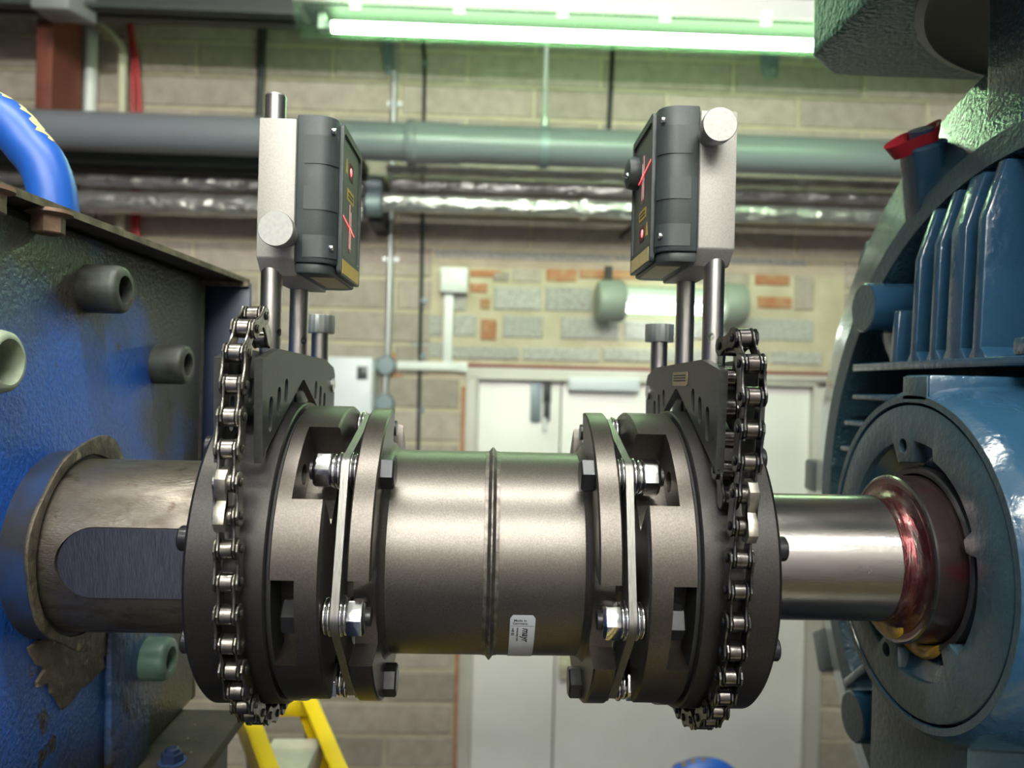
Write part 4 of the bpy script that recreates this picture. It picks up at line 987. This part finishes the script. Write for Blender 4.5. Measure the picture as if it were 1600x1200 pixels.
# hexagonal fitting with its red rubber cap
f0, f1 = on_x(272, 1452, 318), on_x(258, 1441, 212)
fd = (f1 - f0).normalized()
ft = MB().lathe(f0 - fd * 14, fd, [(0, 15), (14 + (f1 - f0).length * .86, 13.6), (14 + (f1 - f0).length * .90, 12.0)], 6, rot=.35).build('drain_fitting', MT['motor'], mo, bev=1.0, ang=25)
MB().cyl(f1 - fd * 6, f1 + fd * 4, 7.4, n=24).build('fitting_neck', MT['motor'], ft)
rc = empty('rubber_cap', f1, 'red rubber cap sitting askew on the fitting above the motor flange', 'cap')
cs, tw = [], []
n = 40
u_ = fd.cross(V(0, 1, 0)).normalized(); v_ = fd.cross(u_).normalized()
if u_.x > 0: u_ = -u_
lip, rim, inr, bot = [], [], [], []
for i in range(n):
    a = 2 * PI * i / n; g = max(0, cos(a)); ear = 13.0 * g ** 6
    r = 10.6 + ear + 1.0 * cos(2 * a)
    rise = 1.2 * cos(2 * a + .5) - 4.5 * g ** 5 + 1.6 * max(0, -cos(a)) ** 2
    c_ = f1 + u_ * (r * cos(a)) + v_ * (r * .86 * sin(a))
    lip.append(c_ + fd * (3.5 + rise)); inr.append(c_ * 1.0 - u_ * (1.9 * cos(a) * (1 + g * .8)) - v_ * (1.9 * sin(a)) + fd * (2.8 + rise))
    r2 = 9.0 + ear * .8; bot.append(f1 + u_ * (r2 * cos(a)) + v_ * (r2 * .86 * sin(a)) + fd * (-5.0 + rise * .6 - 1.5 * g ** 3))
    rim.append(f1 + u_ * (7.6 * cos(a)) + v_ * (7.6 * sin(a)) + fd * (-4.0 + rise * .5))
vs = bot + lip + inr + rim; fs = []
for j in range(4):
    for i in range(n): k = (i + 1) % n; p, q = j * n, ((j + 1) % 4) * n; fs.append((p + i, p + k, q + k, q + i))
MB().add(vs, fs).build('rubber_skirt', MT['redcap'], rc, ang=70)

# ================================================================== ladder and hand wheel low in the background
def at(u, v, d): r = ray(u, v); return CAM + r * d
ld = empty('step_ladder', (-330, 500, ZF), 'yellow step ladder with dusty aluminium treads below the left coupling hub', 'ladder')
DL = 860.0
def rail(pu_, pd_, off, nm='rail'):
    """channel rail from upper to lower point, open towards the other rail"""
    a, b = pu_, pd_; t = (b - a).normalized(); b = a + t * ((ZF + 10 - a.z) / t.z)
    w = V(1, 0, 0); h = t.cross(w).normalized()
    q = MB()
    def bar(o, hw, hh):
        vs = []
        for p in (a, b): vs += [p + o + w * (sx * hw) + h * (sy * hh) for sx, sy in ((-1, -1), (1, -1), (1, 1), (-1, 1))]
        q.add(vs, [(0, 1, 2, 3), (7, 6, 5, 4)] + [(k, (k + 1) % 4, 4 + (k + 1) % 4, 4 + k) for k in range(4)])
    bar(V(0, 0, 0), 2.0, 20); bar(w * off * 8 + h * 19, 8, 2); bar(w * off * 8 - h * 19, 8, 2)
    return q.build(nm, MT['yel'], ld, bev=.8)
ra, rb_ = at(486, 1094, DL), at(533, 1203, DL - 90)
la, lb_ = at(372, 1118, DL - 40), at(402, 1203, DL - 120)
rail(ra, rb_, -1); rail(la, lb_, 1)
tl, trr = at(436, 1097, DL + 20), at(489, 1094, DL + 20)
MB().box(la.x - 8, ra.x + 2, ra.y - 8, ra.y + 6, ra.z - 16, ra.z + 2).build('top_bar', MT['yel'], ld, bev=1.5)
for k in range(6):
    zt = ra.z - 17 - 250 * k
    t1 = (rb_ - ra).normalized(); p = ra + t1 * ((zt - ra.z) / t1.z); t2 = (lb_ - la).normalized(); q = la + t2 * ((zt - la.z) / t2.z)
    MB().box(q.x + 2, p.x - 2, p.y - 170, p.y - 8, zt - 4, zt).box(q.x + 2, p.x - 2, p.y - 173, p.y - 170, zt - 30, zt).box(p.x - 5, p.x - 2, p.y - 170, p.y - 8, zt - 30, zt).build('tread', MT['tread'], ld, bev=1)
for sx in (la, ra):
    MB().sweep([V(sx.x, ra.y + 8, ra.z - 12), V(sx.x, ra.y + 520, ZF + 10)], 11, 10).build('back_leg', MT['galv_dull'], ld)
pw = at(1101, 1206, 1150)
wv = empty('hand_wheel', (pw.x, pw.y, ZF), 'top of a blue valve hand wheel with worn paint, far below the coupling', 'valve')
MB().lathe((pw.x, pw.y - 14, pw.z - 50), (0, 1, 0), [(4, 53), (0, 58), (4, 67), (16, 72), (28, 67), (32, 58), (26, 52), (10, 51)], 48, closed=True).build('wheel_rim', MT['blue'], wv, ang=50)
for k in range(4):
    a = PI / 4 + PI / 2 * k; MB().cyl((pw.x + 8 * cos(a), pw.y, pw.z - 50 + 8 * sin(a)), (pw.x + 56 * cos(a), pw.y, pw.z - 50 + 56 * sin(a)), 6, n=10).build('spoke', MT['blue'], wv)
MB().cyl((pw.x, pw.y - 10, pw.z - 50), (pw.x, pw.y + 60, pw.z - 50), 14, n=20).build('hub', MT['blue'], wv)
MB().cyl((pw.x, pw.y + 60, ZF), (pw.x, pw.y + 60, pw.z - 30), 34, n=24).build('valve_stem', MT['navy'], wv)
pv = []
vs, fs = [], []
for i in range(9):
    a = rad(84 + i * 4.6)
    for j in range(3): r = 72.2 - (0, 2.6 + 1.5 * sin(i * 2.3), 3.8 + 2 * sin(i * 2.3))[j] * .9; vs.append((pw.x + r * cos(a), pw.y + 2 - (0, 5, 9)[j] , pw.z - 50 + r * sin(a)))
for i in range(8):
    for j in range(2): fs.append((i * 3 + j, i * 3 + j + 1, i * 3 + j + 4, i * 3 + j + 3))
MB().add(vs, fs).build('worn_patch', MT['bronze'], wv, ang=80)

# ------------------------------------------------------------------ tidy up: the templates go
for o in list(HOME.children): bpy.data.objects.remove(o)
bpy.data.objects.remove(HOME)
for o in sc.objects:
    if 'at' in o: del o['at']
